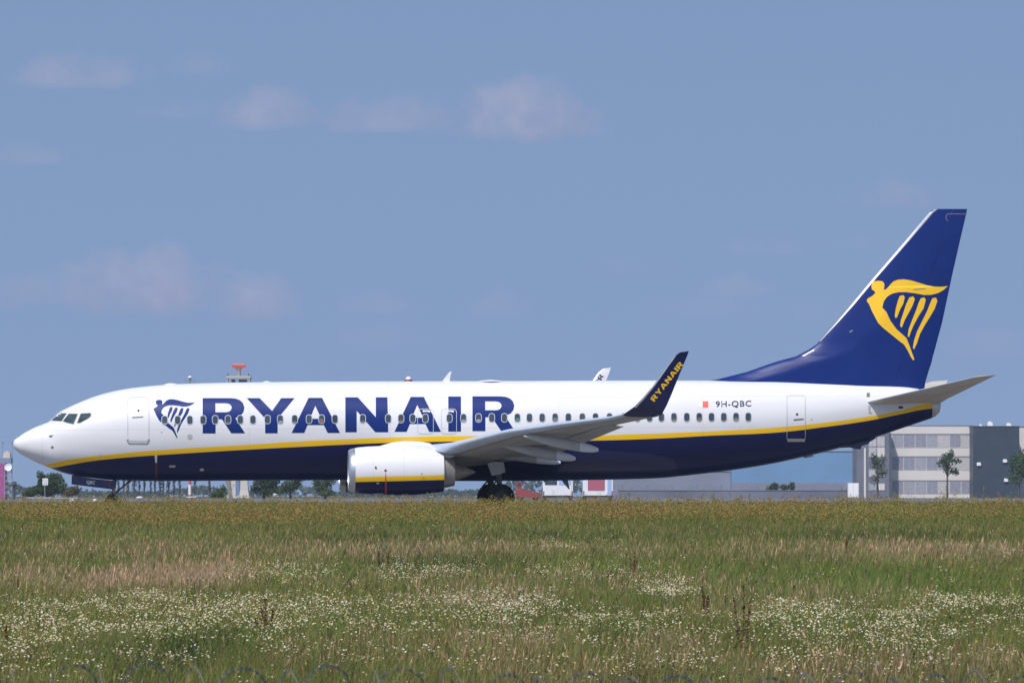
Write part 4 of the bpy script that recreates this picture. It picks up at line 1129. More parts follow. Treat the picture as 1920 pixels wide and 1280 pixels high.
r = empty('grey_hall', at(1260, 1310)); tag(r, 'long low grey hall under the rear fuselage', 'hall')
x0, x1, y, z1 = block(r, 'wall', 1120, 1371.5, 884, 1310, 40, B_LIL)
for k in range(5):
    a = x0 + 1.5 + k * (x1 - x0 - 2) / 5; m = MB(); m.box((a, y - .12, 0), (a + 3.8, y - .003, hz(908, 1310) - r.location.z)); m.build('door', B_LIL2, r)
# low concrete wall and container on the apron
m = MB(); a, b = at(1160, 980), at(1604, 980)
m.box((a.x, a.y, a.z - .2), (b.x, a.y + .4, a.z + 1.25)); m.box((a.x - .05, a.y - .06, a.z + 1.25), (b.x + .05, a.y + .46, a.z + 1.37))
tag(m.build('barrier_wall', pmat('hazed concrete', (.15, .16, .205), .9, var=.25, vscale=.1)), 'long low dark wall in front of the halls', 'wall')  # wall colour lightened to stand in for haze
r = empty('container', at(1600, 900)); tag(r, 'white upright container beside the grey stair block', 'container')
m = MB(); m.box((-.8, 0, .12), (.8, 1.6, 2.35)); m.build('body', B_WHITE, r)
m = MB(); m.box((-.7, -.05, .25), (-.03, -.003, 2.2)); m.build('door', LAMPW, r); m = MB(); m.box((.03, -.05, .25), (.7, -.003, 2.2)); m.build('door', LAMPW, r)
m = MB(); m.box((-.85, -.05, 0), (.85, 1.65, .12)); m.build('base', B_GREY, r)

# ---- vehicles on the apron
V_WHITE = pmat('white van paint', (.78, .78, .80), .35, coat=.3); V_BLUE = pmat('blue van panel', (.36, .48, .75), .4); V_RED = pmat('red panel', (.42, .12, .17), .4)
V_CAR = pmat('red vehicle paint', (.30, .06, .07), .35, coat=.3); V_GL = pmat('vehicle glass', (.05, .07, .09), .1); V_BL = pmat('black plastic', (.03, .03, .03), .6)


def wheel_obj(parent, c, r, w):
    m = MB(); m.lathe((c[0] - w / 2, c[1], c[2]), (1, 0, 0), [(0, r * .3), (0, r * .8), (w * .15, r), (w * .85, r), (w, r * .8), (w, r * .3)], 18, 0)
    m.build('wheel', M_TYRE, parent, 40)


def van(name, px, d, w, h, ln, label, top_mat, rear):
    r = empty(name, at(px, d)); tag(r, label, 'van' if name == 'white_van' else 'truck')
    m = MB()
    m.prism([(0, .35), (ln - .9, .35), (ln - .1, .42), (ln, .95), (ln - .75, 1.15), (ln - 1.2, h - .05), (ln - 1.5, h), (.12, h), (0, h - .25)], 0, -w / 2, w / 2)
    m.build('body', V_WHITE, r)
    for x in (-w / 2 + .2, w / 2 - .2):
        wheel_obj(r, (x, .75, .36), .36, .24); wheel_obj(r, (x, ln - .75, .36), .36, .24)
    if rear == 'blue':
        for a, b in ((-w / 2 + .12, -.03), (.03, w / 2 - .12)):
            m = MB(); m.box((a, -.04, .5), (b, -.003, h * .66)); m.build('door', V_WHITE, r)
            m = MB(); m.box((a + .06, -.05, h * .68), (b - .06, -.003, h * .86)); m.build('window', V_GL if a < -.5 else V_BLUE, r)
        m = MB(); m.box((-w / 2 + .9, -.045, h * .88), (w / 2 - .1, -.003, h * .97)); m.build('stripe', V_BLUE, r)
    else:
        m = MB(); m.box((-w / 2 + .45, -.04, h * .42), (w / 2 - .75, -.003, h * .96)); m.build('panel', V_RED, r)
        m = MB(); m.box((w / 2 - .5, -.04, h * .22), (w / 2 - .15, -.003, h * .9)); m.build('stripe', V_BLUE, r)
        for a, b in ((-w / 2 + .1, -.03), (.03, w / 2 - .1)): m = MB(); m.box((a, -.03, .5), (b, -.003, h * .40)); m.build('door', V_WHITE, r)
    m = MB(); m.box((-w / 2 - .03, -.1, .32), (w / 2 + .03, -.003, .48)); m.build('bumper', V_BL, r)
    for x in (-w / 2 + .03, w / 2 - .13): m = MB(); m.box((x, -.05, .55), (x + .1, -.003, .9)); m.build('tail_light', V_CAR, r)
    return r
van('white_van', 1046, 560, 2.75, 2.15, 5.2, 'white van with bluish upper windows seen behind the main wheels', V_BLUE, 'blue')
van('white_truck', 1121, 560, 2.75, 2.25, 6.0, 'white truck with a red panel on its back', V_RED, 'red')
r = empty('baggage_tractor', at(990, 560)); tag(r, 'low red baggage tractor directly behind the main wheels', 'tractor')
m = MB(); m.prism([(-1.15, .3), (1.15, .3), (1.15, .75), (.3, .82), (.25, 1.0), (-1.0, 1.05), (-1.15, .9)], 1, 0, 1.3); m.build('body', V_CAR, r)
m = MB(); m.box((-1.12, .1, 1.05), (-.55, 1.2, 1.75)); m.build('cab', V_CAR, r)
m = MB(); m.box((-1.13, .2, 1.3), (-1.121, 1.1, 1.65)); m.box((-1.0, .09, 1.3), (-.65, .099, 1.65)); m.build('window', V_GL, r)
for x in (-.7, .7):
    for y in (.12, 1.18):
        m = MB(); m.lathe((x, y - .1, .3), (0, 1, 0), [(0, .1), (0, .25), (.04, .3), (.16, .3), (.2, .25), (.2, .1)], 18); m.build('wheel', M_TYRE, r, 40)

# ---- masts and towers
T_CONC = pmat('pale tower concrete', (.55, .52, .48), .8, var=.1, vscale=.3); T_BROWN = pmat('brown tower footing', (.25, .21, .18), .85, var=.15)
T_RED = pmat('signal red', (.58, .10, .08), .5); T_WH = pmat('signal white', (.78, .78, .80), .5); T_DK = pmat('dark steel', (.06, .07, .09), .5); T_GR = pmat('galvanised steel', (.32, .34, .35), .5, metal=.4)
d = 1200; r = empty('radar_tower', at(447, d)); tag(r, 'pale radar tower with a red turning antenna on top, rising behind the fuselage', 'tower')
zr = r.location.z; H = lambda py: hz(py, d) - zr
m = MB()
for k, (z, hw) in enumerate(((0, 2.2), (1.5, 1.9), (4, 1.75), (12, 1.6), (H(720), 1.6))):
    for sx, sy in ((-1, -1), (1, -1), (1, 1), (-1, 1)): m.V.append((sx * hw, 2 + sy * hw, z))
for k in range(4):
    for i in range(4): m.F.append((k * 4 + i, k * 4 + (i + 1) % 4, k * 4 + 4 + (i + 1) % 4, k * 4 + 4 + i)); m.M.append(0)
m.build('shaft', T_CONC, r)
m = MB(); m.prism([(-3.4, 6), (-2.0, 6), (-1.2, 0), (-1.9, 0), (-2.2, 2.2)], 1, -.2, 1.2); m.build('buttress', T_BROWN, r)
m = MB(); m.box((-.55, -.1, -.1), (.2, .28, 9)); m.build('door_strip', pmat('blue grey glazing', (.16, .24, .42), .3), r)
m = MB(); m.box((-2.4, -.4, H(709)), (2.4, 4.4, H(704.5)))
for x in (-2.3, 2.1):
    for y in (-.3, 4.1): m.box((x, y, H(720)), (x + .2, y + .2, H(709)))
m.build('platform', T_CONC, r)
m = MB(); m.box((-1.4, 0, H(716)), (-.75, 3.6, H(711.2))); m.box((.05, 0, H(716)), (1.55, 3.6, H(711.2))); m.build('cabin', T_DK, r)
for x in (-2.1, 2.0): m = MB(); m.tube((x, -.2, H(704.5)), (x, -.2, H(700.3)), .12, .10, 8); m.build('lamp', T_DK, r)
m = MB(); m.tube((0, 2, H(704.5)), (0, 2, H(693)), .48, .40, 14); m.lathe((0, 2, H(693)), (0, 0, 1), [(0, .42), (.1, .5), (.3, .5), (.32, .1)], 14); m.build('pedestal', T_GR, r)
m = MB(); m.prism([(-1.15, H(689.5)), (1.25, H(689.5)), (1.4, H(686)), (1.45, H(680.8)), (-1.3, H(681.4)), (-1.45, H(685.5))], 1, 1.5, 1.9)
m.prism([(-.5, H(692)), (.5, H(692)), (.8, H(689)), (-.8, H(689))], 1, 1.6, 2.3); m.build('antenna', T_RED, r)
m = MB(); m.box((-1.25, 1.45, H(684)), (1.35, 1.497, H(681.6))); m.build('antenna_bar', pmat('pale red', (.72, .36, .33), .5), r)

d = 1100; r = empty('antenna_mast', at(356, d)); tag(r, 'red and white banded mast with a white ball on its top', 'mast'); zr = r.location.z
zs = [0, H(927), H(908), H(900), 9, 13, 17, H(722)]
for k in range(7): m = MB(); m.tube((0, 0, zs[k]), (0, 0, zs[k + 1]), .30 - .012 * k, .30 - .012 * (k + 1), 12); m.build('mast_section', (T_RED if k % 2 == 0 else T_WH), r)
m = MB()
for x in (-.85, .85): m.tube((x, 0, H(718)), (0, 0, H(709.5)), .05, n=6); m.tube((x, 0, H(714.5)), (x, 0, H(711.8)), .13, n=6)
m.tube((0, 0, H(722)), (0, 0, H(709)), .14, n=8); m.build('head', T_GR, r)
m = MB(); m.lathe((0, 0, H(709.6)), (0, 0, 1), [(0, .14), (.05, .33), (.2, .4), (.36, .33), (.48, .12), (.5, .01)], 16); m.build('ball', T_WH, r, 60)
d = 1090; r = empty('equipment_hut', at(358, d)); tag(r, 'small white hut at the foot of the banded mast', 'hut'); zr = r.location.z
m = MB(); m.box((-.85, 0, -1.2), (.85, 1.4, H(932.5))); m.build('wall', pmat('hut grey', (.35, .38, .40), .7), r)
m = MB(); m.prism([(-1.0, H(932.5)), (1.0, H(932.5)), (.75, H(930)), (-.75, H(930.5))], 1, -.1, 1.5); m.build('roof', T_WH, r)

d = 700; r = empty('magenta_building', at(-30, d)); tag(r, 'magenta clad building at the left edge with a pale cabin on its roof', 'building'); zr = r.location.z
m = MB(); m.box((-3, 0, -.3), ((8.5 + 30) / FPX * d, 4, H(868))); m.build('wall', pmat('magenta cladding', (.36, .09, .25), .5, var=.1), r)
m = MB(); m.box((-2, .5, H(868)), ((20 + 30) / FPX * d, 3, H(858))); m.build('roof_deck', pmat('blue grey deck', (.20, .27, .36), .6), r)
m = MB(); xx = (14 + 30) / FPX * d; m.prism([(xx - .6, H(858)), (xx + .25, H(858)), (xx + .2, H(849)), (xx - .1, H(844)), (xx - .5, H(848))], 1, .8, 2.4); m.build('roof_cabin', pmat('pale beige', (.62, .52, .47), .7), r)
for px_ in (3, 21): xx = (px_ + 30) / FPX * d; m = MB(); m.tube((xx, 1.5, H(858)), (xx, 1.5, H(829)), .04, .03, 6); m.lathe((xx, 1.5, H(831)), (0, 0, 1), [(0, .05), (.05, .12), (.15, .12), (.2, .02)], 8); m.build('roof_pole', T_GR, r)
r = empty('dish_mast', at(15, 690)); tag(r, 'grey lattice mast carrying a white dish beside the magenta building', 'mast'); zr = r.location.z; d = 690
m = MB()
for x in (-.35, .45):
    m.tube((x, 0, -.1), (x, 0, H(868)), .06, n=6)
for k in range(5): z = H(925 - k * 11); m.tube((-.35, 0, z), (.45, 0, z + .6), .035, n=6); m.tube((-.35, 0, z), (.45, 0, z), .035, n=6)
m.build('lattice', T_GR, r)
m = MB(); m.lathe((.05, -.1, H(876)), (0, -1, .25), [(0, .05), (.05, .3), (.12, .42), (.14, .42), (.07, .28), (.03, .02)], 16); m.build('dish', T_WH, r, 40)
r = empty('flood_lamp', at(27, 640)); tag(r, 'dark lamp head on a short post left of the bushes', 'lamp'); zr = r.location.z; d = 640
m = MB(); m.tube((0, 0, -.1), (0, 0, H(912)), .13, .10, 8); m.build('post', T_DK, r)
m = MB(); m.lathe((0, 0, H(912)), (0, 0, 1), [(0, .12), (.1, .3), (.25, .32), (.3, .2), (.36, .2), (.4, .34), (.52, .22), (.58, .03)], 14); m.build('lamp_head', T_DK, r, 40)
m = MB(); m.lathe((0, 0, H(912) + .28), (0, 0, 1), [(0, .205), (.1, .205)], 14); m.build('lens', T_WH, r)
r = empty('marker_board', at(85, 450)); tag(r, 'white square marker board with grey dots on a thin post', 'marker board'); zr = r.location.z; d = 450
m = MB(); m.tube((0, 0, -.05), (-.04, 0, H(909)), .03, n=8); m.build('post', T_GR, r)
m = MB(); zc_ = H(903); m.box((-.2, -.02, zc_ - .24), (.2, .02, zc_ + .26)); m.build('board', T_WH, r)
for a, b in ((-.1, .12), (.08, .1), (0, -.02), (-.09, -.14), (.1, -.13)): m = MB(); m.lathe((a, -.03, zc_ + b), (0, 1, 0), [(0, .01), (0, .045), (.008, .045)], 10); m.build('dot', T_GR, r)
r = empty('guard_rail', at(95, 430)); tag(r, 'low grey rail in the grass below the nose', 'rail'); zr = r.location.z; d = 430
m = MB(); m.tube((-1.9, 0, H(933)), (1.9, 0, H(933.5)), .045, n=8); m.build('rail', T_GR, r)
for x in (-1.8, -.6, .6, 1.8): m = MB(); m.tube((x, 0, -.05), (x, 0, H(933)), .03, n=6); m.build('post', T_GR, r)
for px_, d, lab in ((135, 300, 'white runway marker light below the nose landing gear door'), (262, 480, 'white low box just behind the nose wheel'), (178, 300, 'white runway marker light left of the nose wheel'), (515, 340, 'white runway marker light under the letter between tower foot and engine')):
    r = empty('marker_light', at(px_, d)); tag(r, lab, 'marker light'); zt = hz({135: 936, 262: 931, 178: 936, 515: 926}[px_], d) - r.location.z
    w_ = .11 if d < 400 else .28
    m = MB(); m.tube((0, 0, -.02), (0, 0, zt - .1), .03, n=8); m.build('stem', T_GR, r)
    m = MB(); m.lathe((0, 0, zt - .12), (0, 0, 1), [(0, w_ * .5), (.03, w_), (.10, w_), (.14, w_ * .6), (.16, .01)], 12); m.build('lens', T_WH, r, 40)

# ------------------------------------------------------------------ the meadow
GRASS = attr_mat('meadow blades', .32, .6)
PETAL = attr_mat('flower heads', .15, .7)


def vnoise(x, y, seed):
    """smooth value noise"""
    xi, yi = np.floor(x).astype(np.int64), np.floor(y).astype(np.int64); fx, fy = x - xi, y - yi
    fx, fy = fx * fx * (3 - 2 * fx), fy * fy * (3 - 2 * fy)
    def hsh(a, b):
        h = (a * 374761393 + b * 668265263 + seed * 974634533) & 0xffffffff
        h = ((h ^ (h >> 13)) * 1274126177) & 0xffffffff
        return ((h ^ (h >> 16)) & 0xffff) / 65535.0
    return (hsh(xi, yi) * (1 - fx) + hsh(xi + 1, yi) * fx) * (1 - fy) + (hsh(xi, yi + 1) * (1 - fx) + hsh(xi + 1, yi + 1) * fx) * fy
def fbm(x, y, seed): return .55 * vnoise(x, y, seed) + .3 * vnoise(x * 2.1, y * 2.1, seed + 7) + .15 * vnoise(x * 4.3, y * 4.3, seed + 13)


DD = np.linspace(40, 216, 1200); RR = HORY + FPX * (CAMZ - gz(DD) - .28) / DD       # row of the grass tops at each distance
def row_to_d(py): return np.interp(-np.asarray(py, float), -RR, DD)
def patch(x, d, spec):
    """strength of soft patches of the meadow, each measured by its centre and size in the photo"""
    out = np.zeros_like(x)
    n1 = (fbm(x * 1.1, d * .30, 91) - .5) * 1.5 + (fbm(x * 3.1, d * .9, 93) - .5) * .8
    for cx, cy, rx, ry, k in spec:
        d0 = float(row_to_d(cy)); x0 = (cx - 960) / FPX * d0; wx = rx / FPX * d0
        wd = max(abs(float(row_to_d(cy - ry)) - float(row_to_d(cy + ry))) / 2, .5)
        out = np.maximum(out, np.clip(1.25 - np.sqrt(((x - x0) / wx) ** 2 + ((d - d0) / wd) ** 2) + n1, 0, 1) * k)
    return out


STRAW = [(375, 1083, 85, 26, 1.15), (235, 1090, 150, 20, 1.0), (50, 1082, 90, 18, .6), (560, 1040, 160, 14, .35), (700, 1032, 620, 12, .45), (1700, 1035, 230, 16, .65), (1500, 1120, 200, 12, .35), (860, 1120, 130, 18, .5), (1420, 1035, 140, 12, .3),
         (900, 1215, 260, 30, .55), (1640, 1245, 330, 28, .6), (1240, 1225, 140, 30, .5), (300, 1035, 330, 12, .35), (1000, 1090, 500, 20, .2), (1050, 1255, 180, 22, .5), (1350, 1140, 100, 25, .4)]
BROWN = [(1010, 1250, 330, 36, .6), (1650, 1255, 320, 28, .55), (600, 1235, 150, 40, .5), (1400, 1215, 180, 40, .5), (30, 1230, 70, 50, .5), (840, 1200, 220, 25, .4)]
FRESH = [(1600, 1088, 340, 34, .9), (1330, 1110, 160, 22, .6), (1130, 1065, 260, 24, .5), (600, 1075, 130, 20, .7), (130, 1070, 90, 22, .8), (500, 1180, 200, 30, .4), (1500, 1165, 120, 26, .6), (950, 1170, 300, 20, .4)]
DUSK = [(330, 1225, 95, 52, .9), (830, 1050, 200, 22, .5), (1150, 1200, 60, 40, .4), (650, 1010, 160, 14, .6), (1650, 1005, 260, 12, .6), (1000, 1005, 300, 10, .5), (1220, 1262, 100, 22, .5)]
DAISY = [(300, 1150, 380, 30, 1.0), (150, 1185, 300, 40, .75), (560, 1150, 170, 35, .8), (850, 1140, 260, 26, .8), (760, 1085, 90, 26, .6), (1255, 1112, 65, 16, 1.0), (1600, 1160, 330, 26, 1.0), (1820, 1140, 120, 20, .9), (1550, 1195, 380, 34, .6), (1000, 1180, 420, 30, .55),
         (500, 1080, 130, 22, .45), (1060, 1030, 60, 10, .5), (1870, 1035, 40, 8, .5), (1040, 1075, 60, 10, .5), (700, 1235, 330, 30, .25), (1450, 1240, 420, 30, .30), (150, 1245, 260, 30, .35), (1180, 1085, 120, 12, .35), (860, 1075, 60, 9, .5)]


def scatter(n, d0, d1, power, g):
    """points whose density falls off with distance"""
    u = g.random(n); p = 2 - power                                     # width grows with d, density falls as d^-power
    d = (d0 ** p + (d1 ** p - d0 ** p) * u) ** (1 / p)
    hw = d * 960 / FPX * 1.06 + 4.0
    return (g.random(n) * 2 - 1) * hw, d


def blades(name, n, d0, d1, power, seed, hmul=1.0, wmul=1.0):
    g = np.random.default_rng(seed); x, d = scatter(n, d0, d1, power, g)
    straw, brown, fresh, dusk = (patch(x, d, q) for q in (STRAW, BROWN, FRESH, DUSK))
    clump = fbm(x * 1.6, d * 1.6, 5); tone = fbm(x * .5, d * .12, 6); fine = g.random(n)
    big = fbm(x * .8 + 40, d * .25, 9)
    h = (.20 + .22 * clump + .10 * straw + .05 * big) * g.uniform(.55, 1.15, n) * hmul
    h *= 1 - .15 * brown
    tuft = fbm(x * 2.6, d * 1.5, 15); h *= .62 + .85 * np.clip(tuft * 1.7 - .35, 0, 1)
    w = .0027 * (d / 48) ** .75 * g.uniform(.6, 1.5, n) * wmul
    c_g = np.array([.195, .232, .055]); c_f = np.array([.175, .255, .050]); c_d = np.array([.045, .075, .026]); c_s = np.array([.50, .36, .23]); c_o = np.array([.25, .20, .070]); c_b = np.array([.20, .115, .055]); c_l = np.array([.30, .245, .13])
    col = np.tile(c_g, (n, 1)); col *= (.7 + .6 * tone)[:, None]
    pick = lambda m, c: col.__setitem__(m, c * g.uniform(.7, 1.3, (m.sum(), 1)))
    r = g.random(n)
    pick(r < .08 + .28 * np.clip(tone - .35, 0, 1), c_o)
    pick(g.random(n) < .05 + .20 * np.clip(big - .45, 0, 1), c_l)
    pick(g.random(n) < fresh * .75, c_f); pick(g.random(n) < dusk * .7, c_d)
    near = np.clip((d - 52) / 30, .5, 1); pick(g.random(n) < brown * .26, c_b); pick(g.random(n) < brown * .14, c_l); pick(g.random(n) < straw * .78 * near, c_s)
    col *= g.uniform(.8, 1.2, (n, 1))
    a = g.uniform(0, 2 * np.pi, n); lean = h * g.uniform(.05, .8, n) ** 1.2; la = g.uniform(0, 2 * np.pi, n)
    ux, uy = np.cos(a) * w, np.sin(a) * w; lx, ly = np.cos(la) * lean + h * .10, np.sin(la) * lean
    z = gz(d) - .02; y = d + AWAY
    P0 = np.stack([x - ux, y - uy, z], 1); P1 = np.stack([x + ux, y + uy, z], 1)
    mx, my = lx * .35, ly * .35
    P2 = np.stack([x + ux * .8 + mx, y + uy * .8 + my, z + h * .58], 1); P3 = np.stack([x - ux * .8 + mx, y - uy * .8 + my, z + h * .58], 1)
    P4 = np.stack([x + lx, y + ly, z + h], 1)
    V = np.stack([P0, P1, P2, P3, P4], 1).reshape(-1, 3)
    i = np.arange(n)[:, None] * 5
    me = raw_mesh(name, V, i + np.array([[0, 1, 2, 3]]), np.repeat(col, 5, 0), GRASS, i + np.array([[3, 2, 4]]))
    # seed heads on the taller straw and olive blades
    m = (h > np.quantile(h, .45)) & ((col[:, 0] > col[:, 1]) | (g.random(n) < .05)) & (g.random(n) < .38); k = int(m.sum())
    T = P4[m]; hl = g.uniform(.025, .07, k) * (d[m] / 60) ** .25; ww = hl * g.uniform(.07, .15, k) * (d[m] / 48) ** .4
    dx, dy = lx[m] / h[m] * hl * .7, ly[m] / h[m] * hl * .7
    Q = np.stack([T - np.stack([dx * .6, dy * .6, hl * .8], 1), T + np.stack([ww * np.cos(a[m]), ww * np.sin(a[m]), -hl * .15], 1), T + np.stack([dx, dy, hl], 1), T - np.stack([ww * np.cos(a[m]), ww * np.sin(a[m]), hl * .15], 1)], 1).reshape(-1, 3)
    hc = col[m] * np.array([1.15, 1.02, .95])
    me2 = raw_mesh(name + ' heads', Q, np.arange(k * 4).reshape(k, 4), np.repeat(hc, 4, 0), GRASS)
    return me, me2


for nm, me, lab in zip(('grass', 'grass_seed_heads'), blades("grass", 980000, 44, 175, 1.75, 31), ('meadow grass of green and straw blades', 'seed heads over the meadow grass')):
    tag(link(me, nm), lab, 'grass', kind='stuff')
for nm, me, lab in zip(('grass', 'grass_seed_heads'), blades("grass far", 215000, 150, 216, 1.0, 32, 1.0, 1.0), ('green grass at the foot of the tall weeds', 'seed heads at the foot of the tall weeds')):
    tag(link(me, nm), lab, 'grass', kind='stuff')


def weeds(n, seed):
    """tall rusty weeds along the far edge: plants as sprays of small leaves and flower heads"""
    g = np.random.default_rng(seed); npl = 8400; per = n // npl
    d = 163 + 53 * g.random(npl) ** .9; x = (g.random(npl) * 2 - 1) * (d * 960 / FPX * 1.06 + 5)
    edge = fbm(x * .35, d * .05, 41); keep = d > 163 + 16 * edge; d, x = d[keep], x[keep]; npl = len(d)
    H = (.39 + .36 * fbm(x * .6, d * .35, 42) + .16 * fbm(x * 2.2, d * 1.1, 47)) * g.uniform(.75, 1.18, npl); tall_ = g.random(npl) < .05; H[tall_] *= g.uniform(1.15, 1.5, int(tall_.sum()))
    rr = g.uniform(.07, .24, npl); rr[tall_] *= .55
    k = npl * per; t = g.random(k) ** .7; pi = np.repeat(np.arange(npl), per)
    ang = g.uniform(0, 2 * np.pi, k); r = rr[pi] * np.sqrt(g.random(k)) * (.45 + .75 * np.sin(np.pi * np.clip(t, .05, .97)) ** .7)
    C = np.stack([x[pi] + r * np.cos(ang), d[pi] + AWAY + r * np.sin(ang), gz(d[pi]) + H[pi] * (.03 + .97 * t)], 1)
    rust = fbm(x * .4 + 9, d * .2, 44)[pi]; yel = fbm(x * .3 + 30, d * .1, 45)[pi]
    tp = np.clip((t - .42 + .9 * (rust - .5)) * 2.4, 0, 1) * (g.random(k) < .85)
    cg = np.array([.150, .215, .042]); cr = np.array([.42, .25, .085]); cy = np.array([.36, .31, .075]); cd = np.array([.16, .085, .035])
    top = cr[None] * (1 - np.clip(yel * 1.6 - .45, 0, 1)[:, None]) + cy[None] * np.clip(yel * 1.6 - .45, 0, 1)[:, None]
    dk = g.random(k) < .10; top[dk] = cd
    col = cg[None] * (1 - tp[:, None]) + top * tp[:, None]; col *= g.uniform(.65, 1.35, (k, 1))
    a = g.normal(size=(k, 3)); a[:, 2] = np.abs(a[:, 2]) * 1.3; a /= np.linalg.norm(a, axis=1)[:, None]; b = np.cross(a, g.normal(size=(k, 3))); b /= np.linalg.norm(b, axis=1)[:, None]
    s_ = g.uniform(.010, .032, k)[:, None]
    V = np.stack([C - a * s_, C - b * s_ * .45, C + a * s_, C + b * s_ * .45], 1).reshape(-1, 3)
    return raw_mesh('weeds', V, np.arange(k * 4).reshape(k, 4), np.repeat(col, 4, 0), GRASS)
tag(link(weeds(670000, 51), 'weeds'), 'tall rusty and olive weeds along the taxiway edge', 'weeds', kind='stuff')


def herbs(n, seed):
    """broad leaved meadow plants: clumps of small leaves among the grass"""
    g = np.random.default_rng(seed); npl = n // 26; x, d = scatter(npl, 45, 168, 1.6, g)
    dusk, fresh = patch(x, d, DUSK), patch(x, d, FRESH); keep = g.random(npl) < np.clip(.16 + dusk * .8 + fresh * .3 + (fbm(x * 1.3, d * .8, 81) - .5) * 1.2, .02, 1)
    x, d, dusk = x[keep], d[keep], dusk[keep]; npl = len(x); k = npl * 26; pi = np.repeat(np.arange(npl), 26)
    H = g.uniform(.16, .46, npl); rr = g.uniform(.03, .11, npl); t = g.random(k); an = g.uniform(0, 2 * np.pi, k); r = rr[pi] * np.sqrt(g.random(k)) * (1.2 - .7 * t)
    C = np.stack([x[pi] + r * np.cos(an), d[pi] + AWAY + r * np.sin(an), gz(d[pi]) + H[pi] * (.04 + .96 * t)], 1)
    kind = g.random(npl); base = np.where((kind < .55)[:, None], np.array([[.080, .135, .038]]), np.where((kind < .8)[:, None], np.array([[.13, .19, .05]]), np.where((kind < .92)[:, None], np.array([[.19, .15, .06]]), np.array([[.14, .15, .13]]))))
    col = base[pi] * g.uniform(.65, 1.35, (k, 1))
    a = g.normal(size=(k, 3)); a[:, 2] += .5; a /= np.linalg.norm(a, axis=1)[:, None]; b = np.cross(a, g.normal(size=(k, 3))); b /= np.linalg.norm(b, axis=1)[:, None]
    s_ = (g.uniform(.008, .024, k) * (d[pi] / 60) ** .3)[:, None]
    V = np.stack([C - a * s_, C - b * s_ * .42, C + a * s_, C + b * s_ * .42], 1).reshape(-1, 3)
    return raw_mesh('herbs', V, np.arange(k * 4).reshape(k, 4), np.repeat(col, 4, 0), GRASS)
tag(link(herbs(560000, 85), 'herbs'), 'clumps of broad leaved herbs among the meadow grass', 'herbs', kind='stuff')


def flowers(n, seed, kind):
    g = np.random.default_rng(seed); x, d = scatter(n, 46, 160, 1.5, g)
    p = patch(x, d, DAISY); cl = fbm(x * 2.2, d * 1.3, 61)
    if kind == 'daisy': keep = g.random(n) < np.clip(p * np.clip(cl * 4.2 - 1.55, 0, 1) * 1.05, .008, 1)
    else: keep = g.random(n) < .05
    x, d, cl = x[keep], d[keep], cl[keep]; n = len(x)
    per = 4 if kind == 'daisy' else 3                                    # several heads to a stem
    x = np.repeat(x, per) + g.normal(size=n * per) * .055; d = np.repeat(d, per) + g.normal(size=n * per) * .06; n *= per
    h = .30 + .16 * fbm(x * 1.6, d * 1.6, 5) + g.normal(size=n) * .03
    R_ = g.uniform(.0065, .0125, n) * (d / 60) ** .15
    N = np.stack([g.normal(size=n) * .38 - .1, g.normal(size=n) * .34 - .20, np.ones(n)], 1); N /= np.linalg.norm(N, axis=1)[:, None]
    A = np.cross(N, np.array([[.3, 1, .2]])); A /= np.linalg.norm(A, axis=1)[:, None]; B = np.cross(N, A)
    C = np.stack([x, d + AWAY, gz(d) + h], 1); K = 6
    ring_ = [C + (A * math.cos(2 * math.pi * i / K) + B * math.sin(2 * math.pi * i / K)) * R_[:, None] - N * (R_ * .25)[:, None] for i in range(K)]
    cen = [C + (A * math.cos(2 * math.pi * i / 3 + .4) + B * math.sin(2 * math.pi * i / 3 + .4)) * (R_ * .42)[:, None] + N * (R_ * .1)[:, None] for i in range(3)] + [C + N * (R_ * .55)[:, None]]
    V = np.stack(ring_ + cen, 1).reshape(-1, 3); base = np.arange(n)[:, None] * (K + 4)
    F4 = np.concatenate([base + np.array([[0, 1, 2, 3]]), base + np.array([[0, 3, 4, 5]])])
    F3 = np.concatenate([base + np.array([[K, K + 1, K + 3]]), base + np.array([[K + 1, K + 2, K + 3]]), base + np.array([[K + 2, K, K + 3]])])
    if kind == 'daisy':
        wc = np.array([.78, .76, .68]); old = g.random(n) < .30; pc = np.tile(wc, (n, 1)); pc[old] = np.array([.66, .54, .30])
        yc = np.tile(np.array([.66, .42, .06]), (n, 1))
    elif kind == 'yellow': pc = np.tile(np.array([.70, .52, .03]), (n, 1)); yc = pc
    else: pc = np.tile(np.array([.22, .16, .42]), (n, 1)); yc = pc
    pc *= g.uniform(.8, 1.1, (n, 1))
    Cc = np.concatenate([np.repeat(pc[:, None], K, 1), np.repeat(yc[:, None], 4, 1)], 1).reshape(-1, 3)
    return raw_mesh(kind, V, F4, Cc, PETAL, F3)
tag(link(flowers(105000, 71, 'daisy'), 'daisies'), 'white and cream wild daisies drifting through the meadow', 'flowers', kind='stuff')
tag(link(flowers(4200, 72, 'yellow'), 'yellow_flowers'), 'scattered small yellow meadow flowers', 'flowers', kind='stuff')
tag(link(flowers(2600, 73, 'violet'), 'violet_flowers'), 'scattered violet meadow flowers', 'flowers', kind='stuff')

